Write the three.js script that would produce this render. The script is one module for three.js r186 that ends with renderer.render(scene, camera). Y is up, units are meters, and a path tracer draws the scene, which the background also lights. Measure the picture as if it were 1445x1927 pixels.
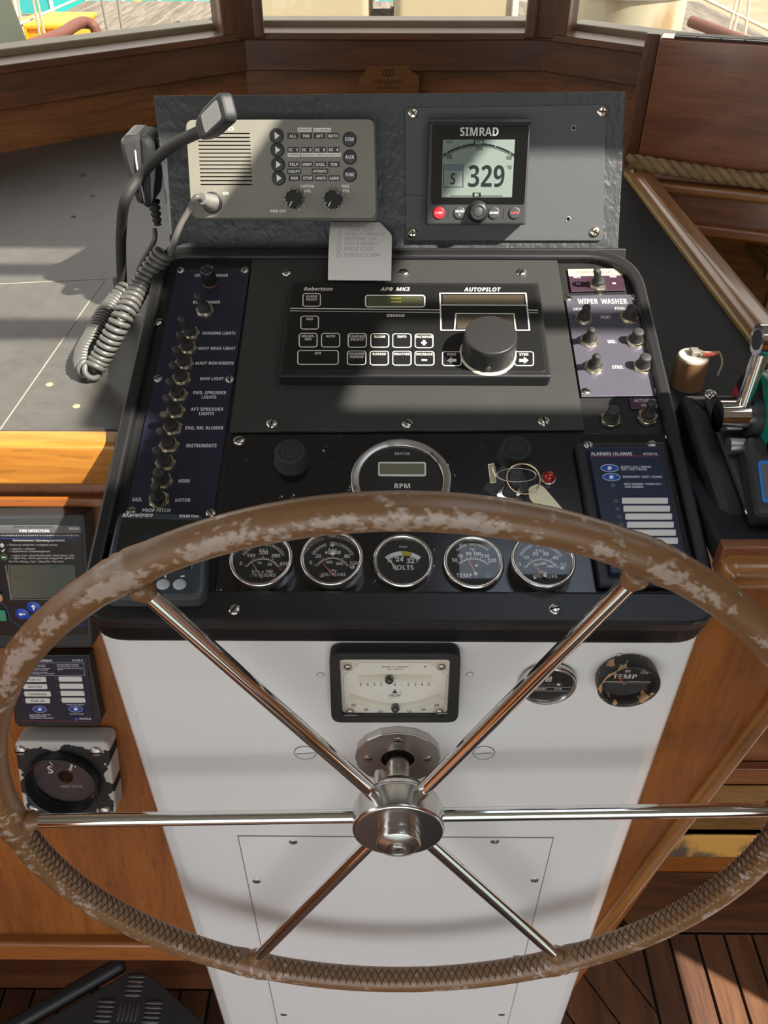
import * as THREE from 'three';
import { RoundedBoxGeometry } from 'three/addons/geometries/RoundedBoxGeometry.js';
import { mergeGeometries, toCreasedNormals } from 'three/addons/utils/BufferGeometryUtils.js';
import { Brush, Evaluator, SUBTRACTION } from 'three-bvh-csg';

// ---------------------------------------------------------------- camera, sky, sun, exposure
const scene = new THREE.Scene();
const FPX = 1550, PW = 1445, PH = 1927;
const camera = new THREE.PerspectiveCamera(2 * Math.atan(PH / 2 / FPX) * 180 / Math.PI, PW / PH, 0.05, 400);
camera.rotation.order = 'YXZ';
camera.position.set(-0.0097, 1.84, 0);
camera.rotation.set(-39.03 * Math.PI / 180, 0.355 * Math.PI / 180, 0);
camera.updateMatrixWorld(true);
const SKY = 3.2, SUN = 14, EXPOSURE = 0.95;
{ // pale harbour sky, a little bluer overhead
  const w = 64, h = 64, d = new Float32Array(w * h * 4);
  for (let j = 0; j < h; j++) { const e = Math.max(0, ((j + 0.5) / h - 0.5) * 2); for (let i = 0; i < w; i++) {
    const k = (j * w + i) * 4; d[k] = 0.98 - 0.34 * e; d[k + 1] = 0.97 - 0.2 * e; d[k + 2] = 0.95 + 0.02 * e; d[k + 3] = 1; } }
  const t = new THREE.DataTexture(d, w, h, THREE.RGBAFormat, THREE.FloatType);
  t.mapping = THREE.EquirectangularReflectionMapping; t.magFilter = THREE.LinearFilter; t.needsUpdate = true;
  scene.background = t; scene.backgroundIntensity = SKY;
}
const SUNDIR = new THREE.Vector3(0.60, 0.70, 0.37).normalize();
const sun = new THREE.DirectionalLight(new THREE.Color(1.0, 0.93, 0.82), SUN);
sun.position.copy(SUNDIR).multiplyScalar(12); sun.target.position.set(0, 1, -0.8);
sun.position.add(sun.target.position); sun.castShadow = true; sun.shadow.radius = 1.6;
sun.shadow.mapSize.set(4096, 4096); Object.assign(sun.shadow.camera, { left: -5, right: 5, top: 5, bottom: -5, near: 1, far: 40 });
scene.add(sun, sun.target);
const renderer = new THREE.WebGLRenderer({ antialias: true });
renderer.toneMapping = THREE.LinearToneMapping; renderer.toneMappingExposure = EXPOSURE;
renderer.shadowMap.enabled = true;

// ---------------------------------------------------------------- helpers
let seed = 7; const rnd = () => { seed = (seed * 1664525 + 1013904223) >>> 0; return seed / 4294967296; };
const rr = (a, b) => a + (b - a) * rnd();
const V3 = (x, y, z) => new THREE.Vector3(x, y, z);
const taken = new Map();
const numbered = (n) => { const k = taken.get(n) ?? 0; taken.set(n, k + 1); return k ? n + '_' + String(k).padStart(3, '0') : n; };
function finish(o) { o.castShadow = o.receiveShadow = true; return o; }
function obj(name, geo, m, parent, x = 0, y = 0, z = 0) {
  const g = Array.isArray(geo) ? mergeGeometries(geo.map((q) => { q = q.index ? q.toNonIndexed() : q; for (const k of Object.keys(q.attributes)) if (!['position', 'normal', 'uv'].includes(k)) q.deleteAttribute(k); return q; })) : geo;
  const o = finish(new THREE.Mesh(g, m)); o.name = parent ? name : numbered(name); o.position.set(x, y, z); (parent ?? scene).add(o); return o;
}
function tag(o, label, category, group) { o.userData.label = label; o.userData.category = category; if (group) o.userData.group = group; return o; }
function thing(name, label, category, pos = [0, 0, 0], rx = 0, group) { const o = new THREE.Group(); o.name = numbered(name); o.position.set(...pos); o.rotation.x = rx; scene.add(o); return tag(o, label, category, group); }
function struct(o, label, category) { o.userData.kind = 'structure'; if (label) o.userData.label = label; if (category) o.userData.category = category; return o; }
function setting(name, label, category) { const o = new THREE.Group(); o.name = numbered(name); scene.add(o); return struct(o, label, category); }
const moved = (g, x, y, z) => g.translate(x, y, z);
const box = (w, h, d, r = 0.0008, s = 2) => new RoundedBoxGeometry(w, h, d, s, Math.min(r, w / 2.01, h / 2.01, d / 2.01));
const cylZ = (r0, r1, h, n = 32) => new THREE.CylinderGeometry(r1, r0, h, n).rotateX(Math.PI / 2).translate(0, 0, h / 2); // from z=0 (r0) to z=h (r1)
const latheZ = (pts, n = 40) => new THREE.LatheGeometry(pts.map((p) => new THREE.Vector2(p[0], p[1])), n).rotateX(Math.PI / 2); // [radius, z]
const curve = (pts, closed = false) => new THREE.CatmullRomCurve3(pts.map((p) => (p.isVector3 ? p : V3(...p))), closed, 'centripetal');
const tube = (pts, r, n = 40, k = 10) => new THREE.TubeGeometry(Array.isArray(pts) ? curve(pts) : pts, n, r, k, false);
const rod = (a, b, r, k = 12) => { const d = b.clone().sub(a), g = new THREE.CylinderGeometry(r, r, d.length(), k); g.applyQuaternion(new THREE.Quaternion().setFromUnitVectors(V3(0, 1, 0), d.normalize())); return g.translate((a.x + b.x) / 2, (a.y + b.y) / 2, (a.z + b.z) / 2); };
const shapeOf = (pts) => new THREE.Shape(pts.map((p) => new THREE.Vector2(p[0], p[1])));
function roundPoly(pts, r) { // polygon with rounded corners; r a number or one per corner
  const s = new THREE.Shape(), n = pts.length;
  for (let i = 0; i < n; i++) {
    const p = new THREE.Vector2(...pts[i]), a = new THREE.Vector2(...pts[(i + n - 1) % n]), b = new THREE.Vector2(...pts[(i + 1) % n]);
    const ri = Math.min(Array.isArray(r) ? r[i] : r, p.distanceTo(a) * 0.48, p.distanceTo(b) * 0.48);
    const p0 = p.clone().add(a.sub(p).setLength(ri)), p1 = p.clone().add(b.sub(p).setLength(ri));
    if (i) s.lineTo(p0.x, p0.y); else s.moveTo(p0.x, p0.y);
    s.quadraticCurveTo(p.x, p.y, p1.x, p1.y);
  }
  s.closePath(); return s;
}
function slab(shape, z0, z1, bev = 0.0006) { // extruded from z0 to z1 with a small bevel
  const b = Math.min(bev, (z1 - z0) * 0.45);
  const g = new THREE.ExtrudeGeometry(shape, { depth: z1 - z0 - 2 * b, bevelEnabled: b > 0, bevelThickness: b, bevelSize: b, bevelOffset: -b, bevelSegments: 2, curveSegments: 8 });
  return g.translate(0, 0, z0 + b);
}
function planar(g, x, y, w, h) { const p = g.attributes.position, u = new Float32Array(p.count * 2); for (let i = 0; i < p.count; i++) { u[2 * i] = (p.getX(i) - x) / w; u[2 * i + 1] = (p.getY(i) - y) / h; } g.setAttribute('uv', new THREE.BufferAttribute(u, 2)); return g; }
function uvM(g, grain = 'x', size = 0.5) { // uv in metres by the way each face points, u along the grain
  g = g.index ? g.toNonIndexed() : g; g.computeVertexNormals === undefined || g.attributes.normal || g.computeVertexNormals();
  const p = g.attributes.position, n = g.attributes.normal, u = new Float32Array(p.count * 2), ax = ['x', 'y', 'z'], gi = ax.indexOf(grain);
  for (let i = 0; i < p.count; i++) {
    const nn = [Math.abs(n.getX(i)), Math.abs(n.getY(i)), Math.abs(n.getZ(i))], q = [p.getX(i), p.getY(i), p.getZ(i)], k = nn.indexOf(Math.max(...nn));
    let r = [0, 1, 2].filter((a) => a !== k); if (r[1] === gi) r = [r[1], r[0]];
    u[2 * i] = q[r[0]] / size; u[2 * i + 1] = q[r[1]] / size;
  }
  g.setAttribute('uv', new THREE.BufferAttribute(u, 2)); return g;
}
// photograph pixel -> ray -> point on a named plane
const camQ = camera.quaternion.clone();
function rayOf([x, y]) { return V3((x - PW / 2) / FPX, -(y - PH / 2) / FPX, -1).applyQuaternion(camQ); }
function onPlane(p, O, N) { const d = rayOf(p); return camera.position.clone().addScaledVector(d, O.clone().sub(camera.position).dot(N) / d.dot(N)); }
const onY = (p, y) => onPlane(p, V3(0, y, 0), V3(0, 1, 0)), onZ = (p, z) => onPlane(p, V3(0, 0, z), V3(0, 0, 1));
class Frame {
  constructor(O, a) { this.O = O; this.a = a; const q = new THREE.Quaternion().setFromEuler(new THREE.Euler(a, 0, 0)); this.V = V3(0, 1, 0).applyQuaternion(q); this.N = V3(0, 0, 1).applyQuaternion(q); }
  at(p, h = 0) { const d = onPlane(p, this.O.clone().addScaledVector(this.N, h), this.N).sub(this.O); return [d.x, d.dot(this.V)]; }
  world(u, v, h = 0) { return this.O.clone().addScaledVector(this.V, v).addScaledVector(this.N, h).add(V3(u, 0, 0)); }
  thing(name, label, category, p, h = 0, group) { const [u, v] = this.at(p, h), w = this.world(u, v, h), t = thing(name, label, category, [w.x, w.y, w.z], this.a, group); t.fr = this; t.c = [u, v, h]; return t; }
}
const rel = (t, p, z = 0) => { const q = t.fr.at(p, t.c[2] + z); return [q[0] - t.c[0], q[1] - t.c[1]]; };
const SL = 18.6 * Math.PI / 180;
const panel = new Frame(V3(0, 1.356, -0.532), -(Math.PI / 2 - SL));
const boxF = new Frame(V3(0, 1.4755, -0.93), -20 * Math.PI / 180);
const ped = new Frame(V3(0, 0, -0.488), 0);
const bulk = new Frame(V3(0, 1.33, -0.70), -15 * Math.PI / 180);
const TABLE = 1.38;
const zoomed = (x0, y0, s) => (X, Y) => [x0 + X / s, y0 + Y / s];
const z6 = zoomed(160, 480, 3.706), z4 = zoomed(440, 420, 2.258), z5 = zoomed(1040, 440, 3.568), z7 = zoomed(400, 790, 2.779), z8 = zoomed(880, 780, 2.5575);
const zm = zoomed(0, 900, 3.284), za = zoomed(0, 1200, 3.6125), zh = zoomed(440, 1160, 2.258), zt = zoomed(960, 1180, 2.979), zf = zoomed(340, 200, 3.803), zs = zoomed(725, 0, 2.007), zc = zoomed(600, 1200, 4.817), zb = zoomed(0, 760, 4.014), zr = zoomed(1240, 600, 4.0146), z1 = zoomed(0, 0, 2.007), z3 = zoomed(0, 420, 3.01);

// noise
const hashes = new Float32Array(65536); for (let i = 0; i < 65536; i++) hashes[i] = rnd();
const lat = (x, y, s) => hashes[((x * 73 + y * 1291 + s * 7919) * 2654435 >>> 4) & 65535];
function vnoise(x, y, px, py, s) { const xi = Math.floor(x), yi = Math.floor(y), fx = x - xi, fy = y - yi, a = fx * fx * (3 - 2 * fx), b = fy * fy * (3 - 2 * fy), m = (v, p) => ((v % p) + p) % p;
  const x0 = m(xi, px), x1 = m(xi + 1, px), y0 = m(yi, py), y1 = m(yi + 1, py);
  return (lat(x0, y0, s) * (1 - a) + lat(x1, y0, s) * a) * (1 - b) + (lat(x0, y1, s) * (1 - a) + lat(x1, y1, s) * a) * b; }
function fbm(u, v, fx, fy, oct, s) { let t = 0, a = 0.5, n = 0; for (let o = 0; o < oct; o++) { t += a * vnoise(u * fx, v * fy, fx, fy, s + o); n += a; a *= 0.55; fx *= 2; fy *= 2; } return t / n; }
const enc = (c) => 255 * (c <= 0.0031308 ? c * 12.92 : 1.055 * Math.pow(Math.max(c, 0), 1 / 2.4) - 0.055);
function dataTex(w, h, fn, srgb = true, wrap = true) {
  const d = new Uint8Array(w * h * 4);
  for (let j = 0; j < h; j++) for (let i = 0; i < w; i++) { const c = fn((i + 0.5) / w, (j + 0.5) / h), k = (j * w + i) * 4; for (let q = 0; q < 3; q++) d[k + q] = Math.max(0, Math.min(255, srgb ? enc(c[q]) : c[q] * 255)); d[k + 3] = 255; }
  const t = new THREE.DataTexture(d, w, h); if (srgb) t.colorSpace = THREE.SRGBColorSpace; if (wrap) t.wrapS = t.wrapT = THREE.RepeatWrapping;
  t.magFilter = THREE.LinearFilter; t.minFilter = THREE.LinearMipmapLinearFilter; t.generateMipmaps = true; t.needsUpdate = true; return t;
}
const mix3 = (a, b, t) => [a[0] + (b[0] - a[0]) * t, a[1] + (b[1] - a[1]) * t, a[2] + (b[2] - a[2]) * t];
const clamp = (x, a = 0, b = 1) => Math.max(a, Math.min(b, x));
const lin = (c) => (Array.isArray(c) ? new THREE.Color().setRGB(...c) : new THREE.Color(c));
const std = (c, rough = 0.5, metal = 0, more = {}) => new THREE.MeshStandardMaterial({ color: lin(c), roughness: rough, metalness: metal, ...more });
const phys = (c, rough, metal, more) => new THREE.MeshPhysicalMaterial({ color: lin(c), roughness: rough, metalness: metal, ...more });
function woodMat(dark, light, s, rough = 0.22, coat = 0.6) {
  const map = dataTex(512, 512, (u, v) => {
    const wob = fbm(u, v, 2, 4, 3, s) * 0.12, g = fbm(u, v + wob, 2, 26, 4, s + 9), f = fbm(u, v + wob * 0.3, 8, 128, 2, s + 21), pore = fbm(u, v, 24, 200, 1, s + 33) > 0.8 ? 0.8 : 1;
    return mix3(dark, light, clamp(0.5 + (g - 0.5) * 1.9 + (f - 0.5) * 0.7)).map((c) => c * pore);
  });
  return phys([1, 1, 1], rough + 0.2, 0, { map, clearcoat: coat, clearcoatRoughness: rough });
}
const M = {
  frontWood: woodMat([0.1, 0.035, 0.012], [0.18, 0.065, 0.022], 3, 0.3, 0.4),  // darker than lowWood; shade on the upper boards is partly in this colour
  lowWood: woodMat([0.17, 0.06, 0.016], [0.34, 0.13, 0.035], 5, 0.3, 0.4),
  bulkWood: woodMat([0.19, 0.055, 0.008], [0.3, 0.097, 0.014], 11, 0.16, 0.7),
  fiddle: woodMat([0.36, 0.14, 0.02], [0.6, 0.27, 0.045], 23, 0.2, 0.8),
  rail: woodMat([0.22, 0.09, 0.02], [0.4, 0.17, 0.04], 29, 0.15, 0.9),
  lidWood: woodMat([0.16, 0.052, 0.02], [0.27, 0.1, 0.042], 31, 0.14, 1),
  treadWood: woodMat([0.3, 0.16, 0.045], [0.55, 0.33, 0.11], 41, 0.4, 0.3),
  planks: [0, 1, 2, 3].map((i) => woodMat([0.055 + i * 0.008, 0.019 + i * 0.003, 0.008], [0.115 + i * 0.014, 0.044 + i * 0.006, 0.019], 50 + i, 0.4, 0.15)),
  caulk: std([0.012, 0.011, 0.01], 0.8),
  grayDeck: woodMat([0.12, 0.1, 0.08], [0.26, 0.225, 0.18], 61, 0.7, 0),
  white: phys([0.78, 0.79, 0.79], 0.32, 0, { clearcoat: 0.5, clearcoatRoughness: 0.15 }),
  black: std([0.012, 0.012, 0.013], 0.42), matte: std([0.02, 0.02, 0.021], 0.75), rubber: std([0.028, 0.027, 0.026], 0.62),
  softBlack: std([0.024, 0.026, 0.028], 0.5), gloss: phys([0.01, 0.01, 0.012], 0.12, 0, { clearcoat: 1, clearcoatRoughness: 0.05 }),
  steel: std([0.62, 0.6, 0.57], 0.22, 1), chrome: std([0.8, 0.79, 0.77], 0.06, 1), dull: std([0.5, 0.48, 0.45], 0.38, 1), nickel: std([0.82, 0.76, 0.6], 0.25, 1),
  whitePlastic: std([0.75, 0.74, 0.7], 0.4),
  cordGray: phys([0.1, 0.098, 0.09], 0.34, 0, { clearcoat: 0.4, clearcoatRoughness: 0.25 }),
  glass: phys([1, 1, 1], 0.02, 0, { transmission: 1, thickness: 0, ior: 1.45 }), addedTint: phys([0.66, 0.62, 0.55], 0.02, 0, { transmission: 1, thickness: 0, ior: 1.45 }),  // windscreen tint added to dim the bright view outside
};
const streaks = dataTex(512, 512, (u, v) => { const f = 0.55 * fbm(u, v, 4, 220, 2, 71) + 0.45 * fbm(u, v, 24, 256, 1, 77); return [f, f, f]; }, false);
function brushed(c, rough, metal, bump = 0.00006) { const m = std(c, rough, metal); m.bumpMap = streaks; m.bumpScale = bump; return m; }
M.tray = brushed([0.03, 0.03, 0.031], 0.42, 0.4); M.navy = null;
const slate = dataTex(512, 512, (u, v) => { const a = fbm(u, v, 14, 10, 4, 81), b = fbm(u, v, 40, 30, 2, 87), r = 1 - Math.abs(2 * a - 1); const k = clamp(r * 0.75 + b * 0.35); return [k, k, k]; }, false);
M.slate = std([0.05, 0.055, 0.058], 0.42); M.slate.bumpMap = slate; M.slate.bumpScale = 0.0016;
const wear = dataTex(512, 512, (u, v) => { const a = fbm(u, v, 5, 5, 4, 91), b = fbm(u, v, 60, 60, 2, 95), sc = fbm(u, v, 3, 90, 2, 99) > 0.76 ? 0.1 : 0; const k = 0.8 + (a - 0.5) * 0.5 + (b - 0.5) * 0.25 + sc; return [k, k, k * 0.985]; });
M.tableL = std([0.105, 0.1, 0.093], 0.4, 0, { map: wear, bumpMap: slate, bumpScale: 0.0001 });
M.tableR = phys([0.026, 0.027, 0.031], 0.62, 0, { specularIntensity: 0.35, map: wear, bumpMap: slate, bumpScale: 0.0003 });
M.grained = std([0.03, 0.03, 0.031], 0.42, 0, { bumpMap: slate, bumpScale: 0.0009 });
const chipped = dataTex(512, 256, (u, v) => { const a = fbm(u, v, 8, 4, 4, 105), k = a > 0.66 ? 1 : 0; return k ? [0.16, 0.07, 0.03] : mix3([0.008, 0.008, 0.008], [0.022, 0.021, 0.02], fbm(u, v, 3, 60, 2, 109)); });
M.oldBlack = phys([1, 1, 1], 0.45, 0, { map: chipped, clearcoat: 0.35, clearcoatRoughness: 0.3 });
const peel = dataTex(512, 512, (u, v) => { const a = fbm(u, v, 7, 7, 4, 115), e = Math.max(Math.abs(u - 0.5), Math.abs(v - 0.5)) * 2; return a + 0.33 * Math.pow(e, 4) + (v > 0.86 ? 0.16 : 0) > 0.76 ? [0.5, 0.48, 0.44] : [0.012, 0.012, 0.012]; }, true, false);
M.peel = std([1, 1, 1], 0.6, 0, { map: peel });

// lettering and print, laid out on each panel in metres
class Print {
  constructor(t, pts, z, bg, k = 4200, margin = 0) {
    this.t = t; this.z = z; this.poly = pts.map((p) => rel(t, p, z));
    const xs = this.poly.map((p) => p[0]), ys = this.poly.map((p) => p[1]);
    this.x = Math.min(...xs) - margin; this.y = Math.min(...ys) - margin; this.w = Math.max(...xs) + margin - this.x; this.h = Math.max(...ys) + margin - this.y;
    k = Math.min(k, 2000 / this.w, 2000 / this.h); this.k = k;
    this.cv = document.createElement('canvas'); this.cv.width = Math.ceil(this.w * k); this.cv.height = Math.ceil(this.h * k); this.g = this.cv.getContext('2d');
    this.g.fillStyle = bg; this.g.fillRect(0, 0, this.cv.width, this.cv.height); this.g.lineJoin = 'round';
  }
  pt(p) { const q = rel(this.t, p, this.z); return [(q[0] - this.x) * this.k, (this.h - (q[1] - this.y)) * this.k]; }
  text(s, x0, x1, y0, y1, c = '#e8e8e4', font = 'bold', map = (a, b) => [a, b], skew = 0) {
    const g = this.g, A = this.pt(map(x0, (y0 + y1) / 2)), B = this.pt(map(x1, (y0 + y1) / 2)), T = this.pt(map((x0 + x1) / 2, y0)), D = this.pt(map((x0 + x1) / 2, y1));
    g.save(); g.font = (font.includes('px') ? font : font + ' 100px sans-serif'); const w = g.measureText(s).width || 1, cap = 72;
    g.translate((A[0] + B[0]) / 2, (T[1] + D[1]) / 2); g.rotate(Math.atan2(B[1] - A[1], B[0] - A[0])); g.transform(1, 0, -skew, 1, 0, 0);
    g.scale(Math.hypot(B[0] - A[0], B[1] - A[1]) / w, (D[1] - T[1]) / cap); g.fillStyle = c; g.textAlign = 'center'; g.fillText(s, 0, cap / 2); g.restore();
  }
  poly2(pts, c, stroke = 0, map = (a, b) => [a, b]) { const g = this.g; g.beginPath(); pts.forEach((p, i) => { const q = this.pt(map(...p)); i ? g.lineTo(...q) : g.moveTo(...q); }); if (stroke) { g.strokeStyle = c; g.lineWidth = stroke * this.k; g.stroke(); } else { g.closePath(); g.fillStyle = c; g.fill(); } }
  rect(x0, y0, x1, y1, c, stroke, map, r = 0) {
    const g = this.g, P = [[x0, y0], [x1, y0], [x1, y1], [x0, y1]].map((p) => this.pt(map(...p)));
    g.beginPath(); const rr_ = r * this.k; const mid = (a, b) => [(a[0] + b[0]) / 2, (a[1] + b[1]) / 2]; g.moveTo(...mid(P[0], P[1])); for (let i = 1; i <= 4; i++) g.arcTo(...P[i % 4], ...mid(P[i % 4], P[(i + 1) % 4]), rr_); g.closePath();
    if (stroke) { g.strokeStyle = c; g.lineWidth = stroke * this.k; g.stroke(); } else { g.fillStyle = c; g.fill(); }
  }
  oval(x, y, rx, ry, c, map, stroke = 0) { const g = this.g, o = this.pt(map(x, y)), a = this.pt(map(x + rx, y)), b = this.pt(map(x, y + ry)); g.beginPath(); g.ellipse(o[0], o[1], Math.abs(a[0] - o[0]), Math.abs(b[1] - o[1]), 0, 0, 7); if (stroke) { g.strokeStyle = c; g.lineWidth = stroke * this.k; g.stroke(); } else { g.fillStyle = c; g.fill(); } }
  mat(rough = 0.5, metal = 0, more = {}) { const t = new THREE.CanvasTexture(this.cv); t.colorSpace = THREE.SRGBColorSpace; t.anisotropy = 8; this.m = phys([1, 1, 1], rough, metal, { map: t, ...more }); return this.m; }
  uv(g) { return planar(g, this.x, this.y, this.w, this.h); }
}
function canvasMat(w, h, draw, rough = 0.5, more = {}) { const c = document.createElement('canvas'); c.width = w; c.height = h; draw(c.getContext('2d'), w, h); const t = new THREE.CanvasTexture(c); t.colorSpace = THREE.SRGBColorSpace; return phys([1, 1, 1], rough, 0, { map: t, ...more }); }

// shared small hardware
const csg = new Evaluator();
function cut(a, ...bs) { let A = new Brush(a); A.updateMatrixWorld(); for (const b of bs) { const B = new Brush(b); B.updateMatrixWorld(); A = csg.evaluate(A, B, SUBTRACTION); } const g = A.geometry; g.clearGroups(); return g; }
const domeGeo = latheZ([[0, 0.0022], [0.5, 0.0021], [0.8, 0.0015], [1, 0.0003], [1, -0.0012], [0, -0.0012]].map(([r, z]) => [r * 0.0048, z]), 24);
const slotGeo = cut(domeGeo.clone(), new THREE.BoxGeometry(0.012, 0.0012, 0.003).translate(0, 0, 0.0021));
const crossGeo = cut(domeGeo.clone(), new THREE.BoxGeometry(0.0056, 0.0011, 0.003).translate(0, 0, 0.0021), new THREE.BoxGeometry(0.0011, 0.0056, 0.003).translate(0, 0, 0.0021));
function screw(t, p, kind = 'slot', size = 1, m = M.steel, z = 0) { const [x, y] = rel(t, p, z); const o = obj('screw', kind === 'slot' ? slotGeo : crossGeo, m, t, x, y, z); o.scale.setScalar(size); o.rotation.z = rr(-1.5, 1.5); return o; }
const nutGeo = mergeGeometries([new THREE.CylinderGeometry(0.0102, 0.0106, 0.0034, 6).rotateX(Math.PI / 2).translate(0, 0, 0.0018), cylZ(0.0088, 0.008, 0.0022, 28).translate(0, 0, 0.0035)].map((g) => g.toNonIndexed()));
const collarGeo = latheZ([[0, 0.0105], [0.0058, 0.0105], [0.0062, 0.0088], [0.0064, 0.007], [0.0068, 0.0068], [0.0068, 0.004], [0, 0.004]], 28);
function leverGeo(du, dv, h) { // rubber boot over a bat lever leaning to the tip
  const pts = [[0.0062, 0.004], [0.0066, 0.0075], [0.0058, 0.0095], [0.0042, 0.0115], [0.0039, h * 0.6], [0.0043, h * 0.85], [0.0037, h * 0.96], [0.0018, h], [0, h]];
  const g = latheZ(pts, 20), p = g.attributes.position; for (let i = 0; i < p.count; i++) { const s = clamp((p.getZ(i) - 0.007) / (h - 0.007)); p.setX(i, p.getX(i) + du * s); p.setY(i, p.getY(i) + dv * s); } g.computeVertexNormals(); return g;
}
function toggle(t, nut, tip, h = 0.026, label) {
  const b = rel(t, nut, 0.003), q = rel(t, tip, h), sw = obj('toggle_switch', leverGeo(clamp(q[0] - b[0], -0.012, 0.012), clamp(q[1] - b[1], -0.012, 0.012), h), M.rubber, t, b[0], b[1], 0);
  obj('boot_collar', collarGeo, M.rubber, sw); const n = obj('hex_nut', nutGeo, M.nickel, sw); n.rotation.z = rr(0, 1); if (label) sw.userData.label = label; return sw;
}
const pushGeo = latheZ([[0.0072, 0.004], [0.0074, 0.007], [0.0062, 0.0085], [0.0056, 0.0125], [0.0058, 0.0155], [0.0052, 0.0172], [0.003, 0.018], [0, 0.018]], 28);
function pushSwitch(t, nut) { const b = rel(t, nut, 0.003), sw = obj('push_switch', pushGeo, M.rubber, t, b[0], b[1], 0); obj('hex_nut', nutGeo, M.nickel, sw).rotation.z = rr(0, 1); sw.userData.label = 'black rubber-booted push switch'; return sw; }

// ---------------------------------------------------------------- the wheelhouse
const xy = (pts, z0, z1, bev = 0.002) => slab(shapeOf(pts), z0, z1, bev);
const xz = (pts, y0, y1, bev = 0.002) => slab(shapeOf(pts.map(([x, z]) => [x, -z])), y0, y1, bev).rotateX(-Math.PI / 2); // plan polygon
{ // floor: teak boards with black caulking, each board its own piece
  const fl = setting('floor', 'teak floor boards with black caulked seams', 'floor');
  obj('floor_base', moved(new THREE.BoxGeometry(2.7, 0.06, 3.7), 0, -0.036, -0.2), M.caulk, fl);
  const bd = (pts, i) => obj('plank', uvM(xz(pts, -0.004, 0.004, 0.0012), 'z', 0.5), M.planks[i & 3], fl);
  const g = 0.003; // half a seam
  const zk0 = onY([1230, 1640], 0).z, zk1 = onY([1300, 1757], 0).z;
  const cross = (z0, z1, x0, x1, i) => obj('plank', uvM(xz([[x0, z0 + g], [x1, z0 + g], [x1, z1 - g], [x0, z1 - g]], -0.004, 0.004, 0.0012), 'x', 0.5), M.planks[i & 3], fl);
  cross(zk0 - 0.1, zk0, 0.3, 1.29, 1); cross(zk0, zk1, 0.3, 1.29, 2);
  const w = 0.0605; let i = 0;
  // diagonal margin board beside the pedestal, boards fore and aft outside it
  const dA = onY([1160, 1712], 0), dB = onY([1232, 1800], 0), dC = onY([1243, 1907], 0), slope = (dB.z - dA.z) / (dB.x - dA.x);
  const zDiag = (x) => dA.z + (x - dA.x) * slope;
  const xs = onY([1222, 1840], 0).x;
  for (let x = xs; x < 1.28; x += w) bd([[x + g, zk1 + g], [x + w - g, zk1 + g], [x + w - g, 1.5], [x + g, 1.5]], i++);
  bd([[dA.x - 0.02, zk1 + g], [xs - g, zk1 + g], [xs - g, Math.max(zk1 + 0.03, zDiag(xs) - g)], [dA.x - 0.02, zDiag(dA.x - 0.02) - g]], 3);
  const n = V3(-(slope), 0, 1).normalize();
  for (let k = 0; k < 7; k++) { const o = k * 0.078, a = [0.05, zDiag(0.05) + o / n.z], b = [xs - g, zDiag(xs - g) + o / n.z], q = 0.078 / n.z; bd([[a[0], a[1] + g], [b[0], b[1] + g], [b[0], b[1] + q - g], [a[0], a[1] + q - g]], k + 1); }
  // port side boards
  cross(-0.72, onY([60, 1860], 0).z, -1.29, -0.2, 0);
  const zp = onY([60, 1860], 0).z; i = 1; for (let x = -1.28; x < 0.04; x += w) bd([[x + g, zp + g], [Math.min(x + w, 0.045) - g, zp + g], [Math.min(x + w, 0.045) - g, 1.5], [x + g, 1.5]], i++);
}
// facets of the windscreen wall in plan
const CX = 0.33, CZ = -2.03, SX = 1.3, SZ = -1.214;
const facets = [[[-SX, SZ], [-CX, CZ]], [[-CX, CZ], [CX, CZ]], [[CX, CZ], [SX, SZ]]];
function facetBox(parent, name, f, y0, y1, off, th, m, t0 = 0, t1 = 1, grain = 'x') { // board along a facet; off = inwards (aft) of the wall line
  const [[ax, az], [bx, bz]] = f, dx = bx - ax, dz = bz - az, len = Math.hypot(dx, dz), g = uvM(box(len * (t1 - t0), y1 - y0, th, 0.003), grain, 0.5);
  const o = obj(name, g, m, parent), tm = (t0 + t1) / 2, nx = -dz / len, nz = dx / len; // normal turned aft
  o.position.set(ax + dx * tm + nx * (off + th / 2), (y0 + y1) / 2, az + dz * tm + nz * (off + th / 2)); o.rotation.y = -Math.atan2(dz, dx); return o;
}
const SILL = 1.53;
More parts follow.
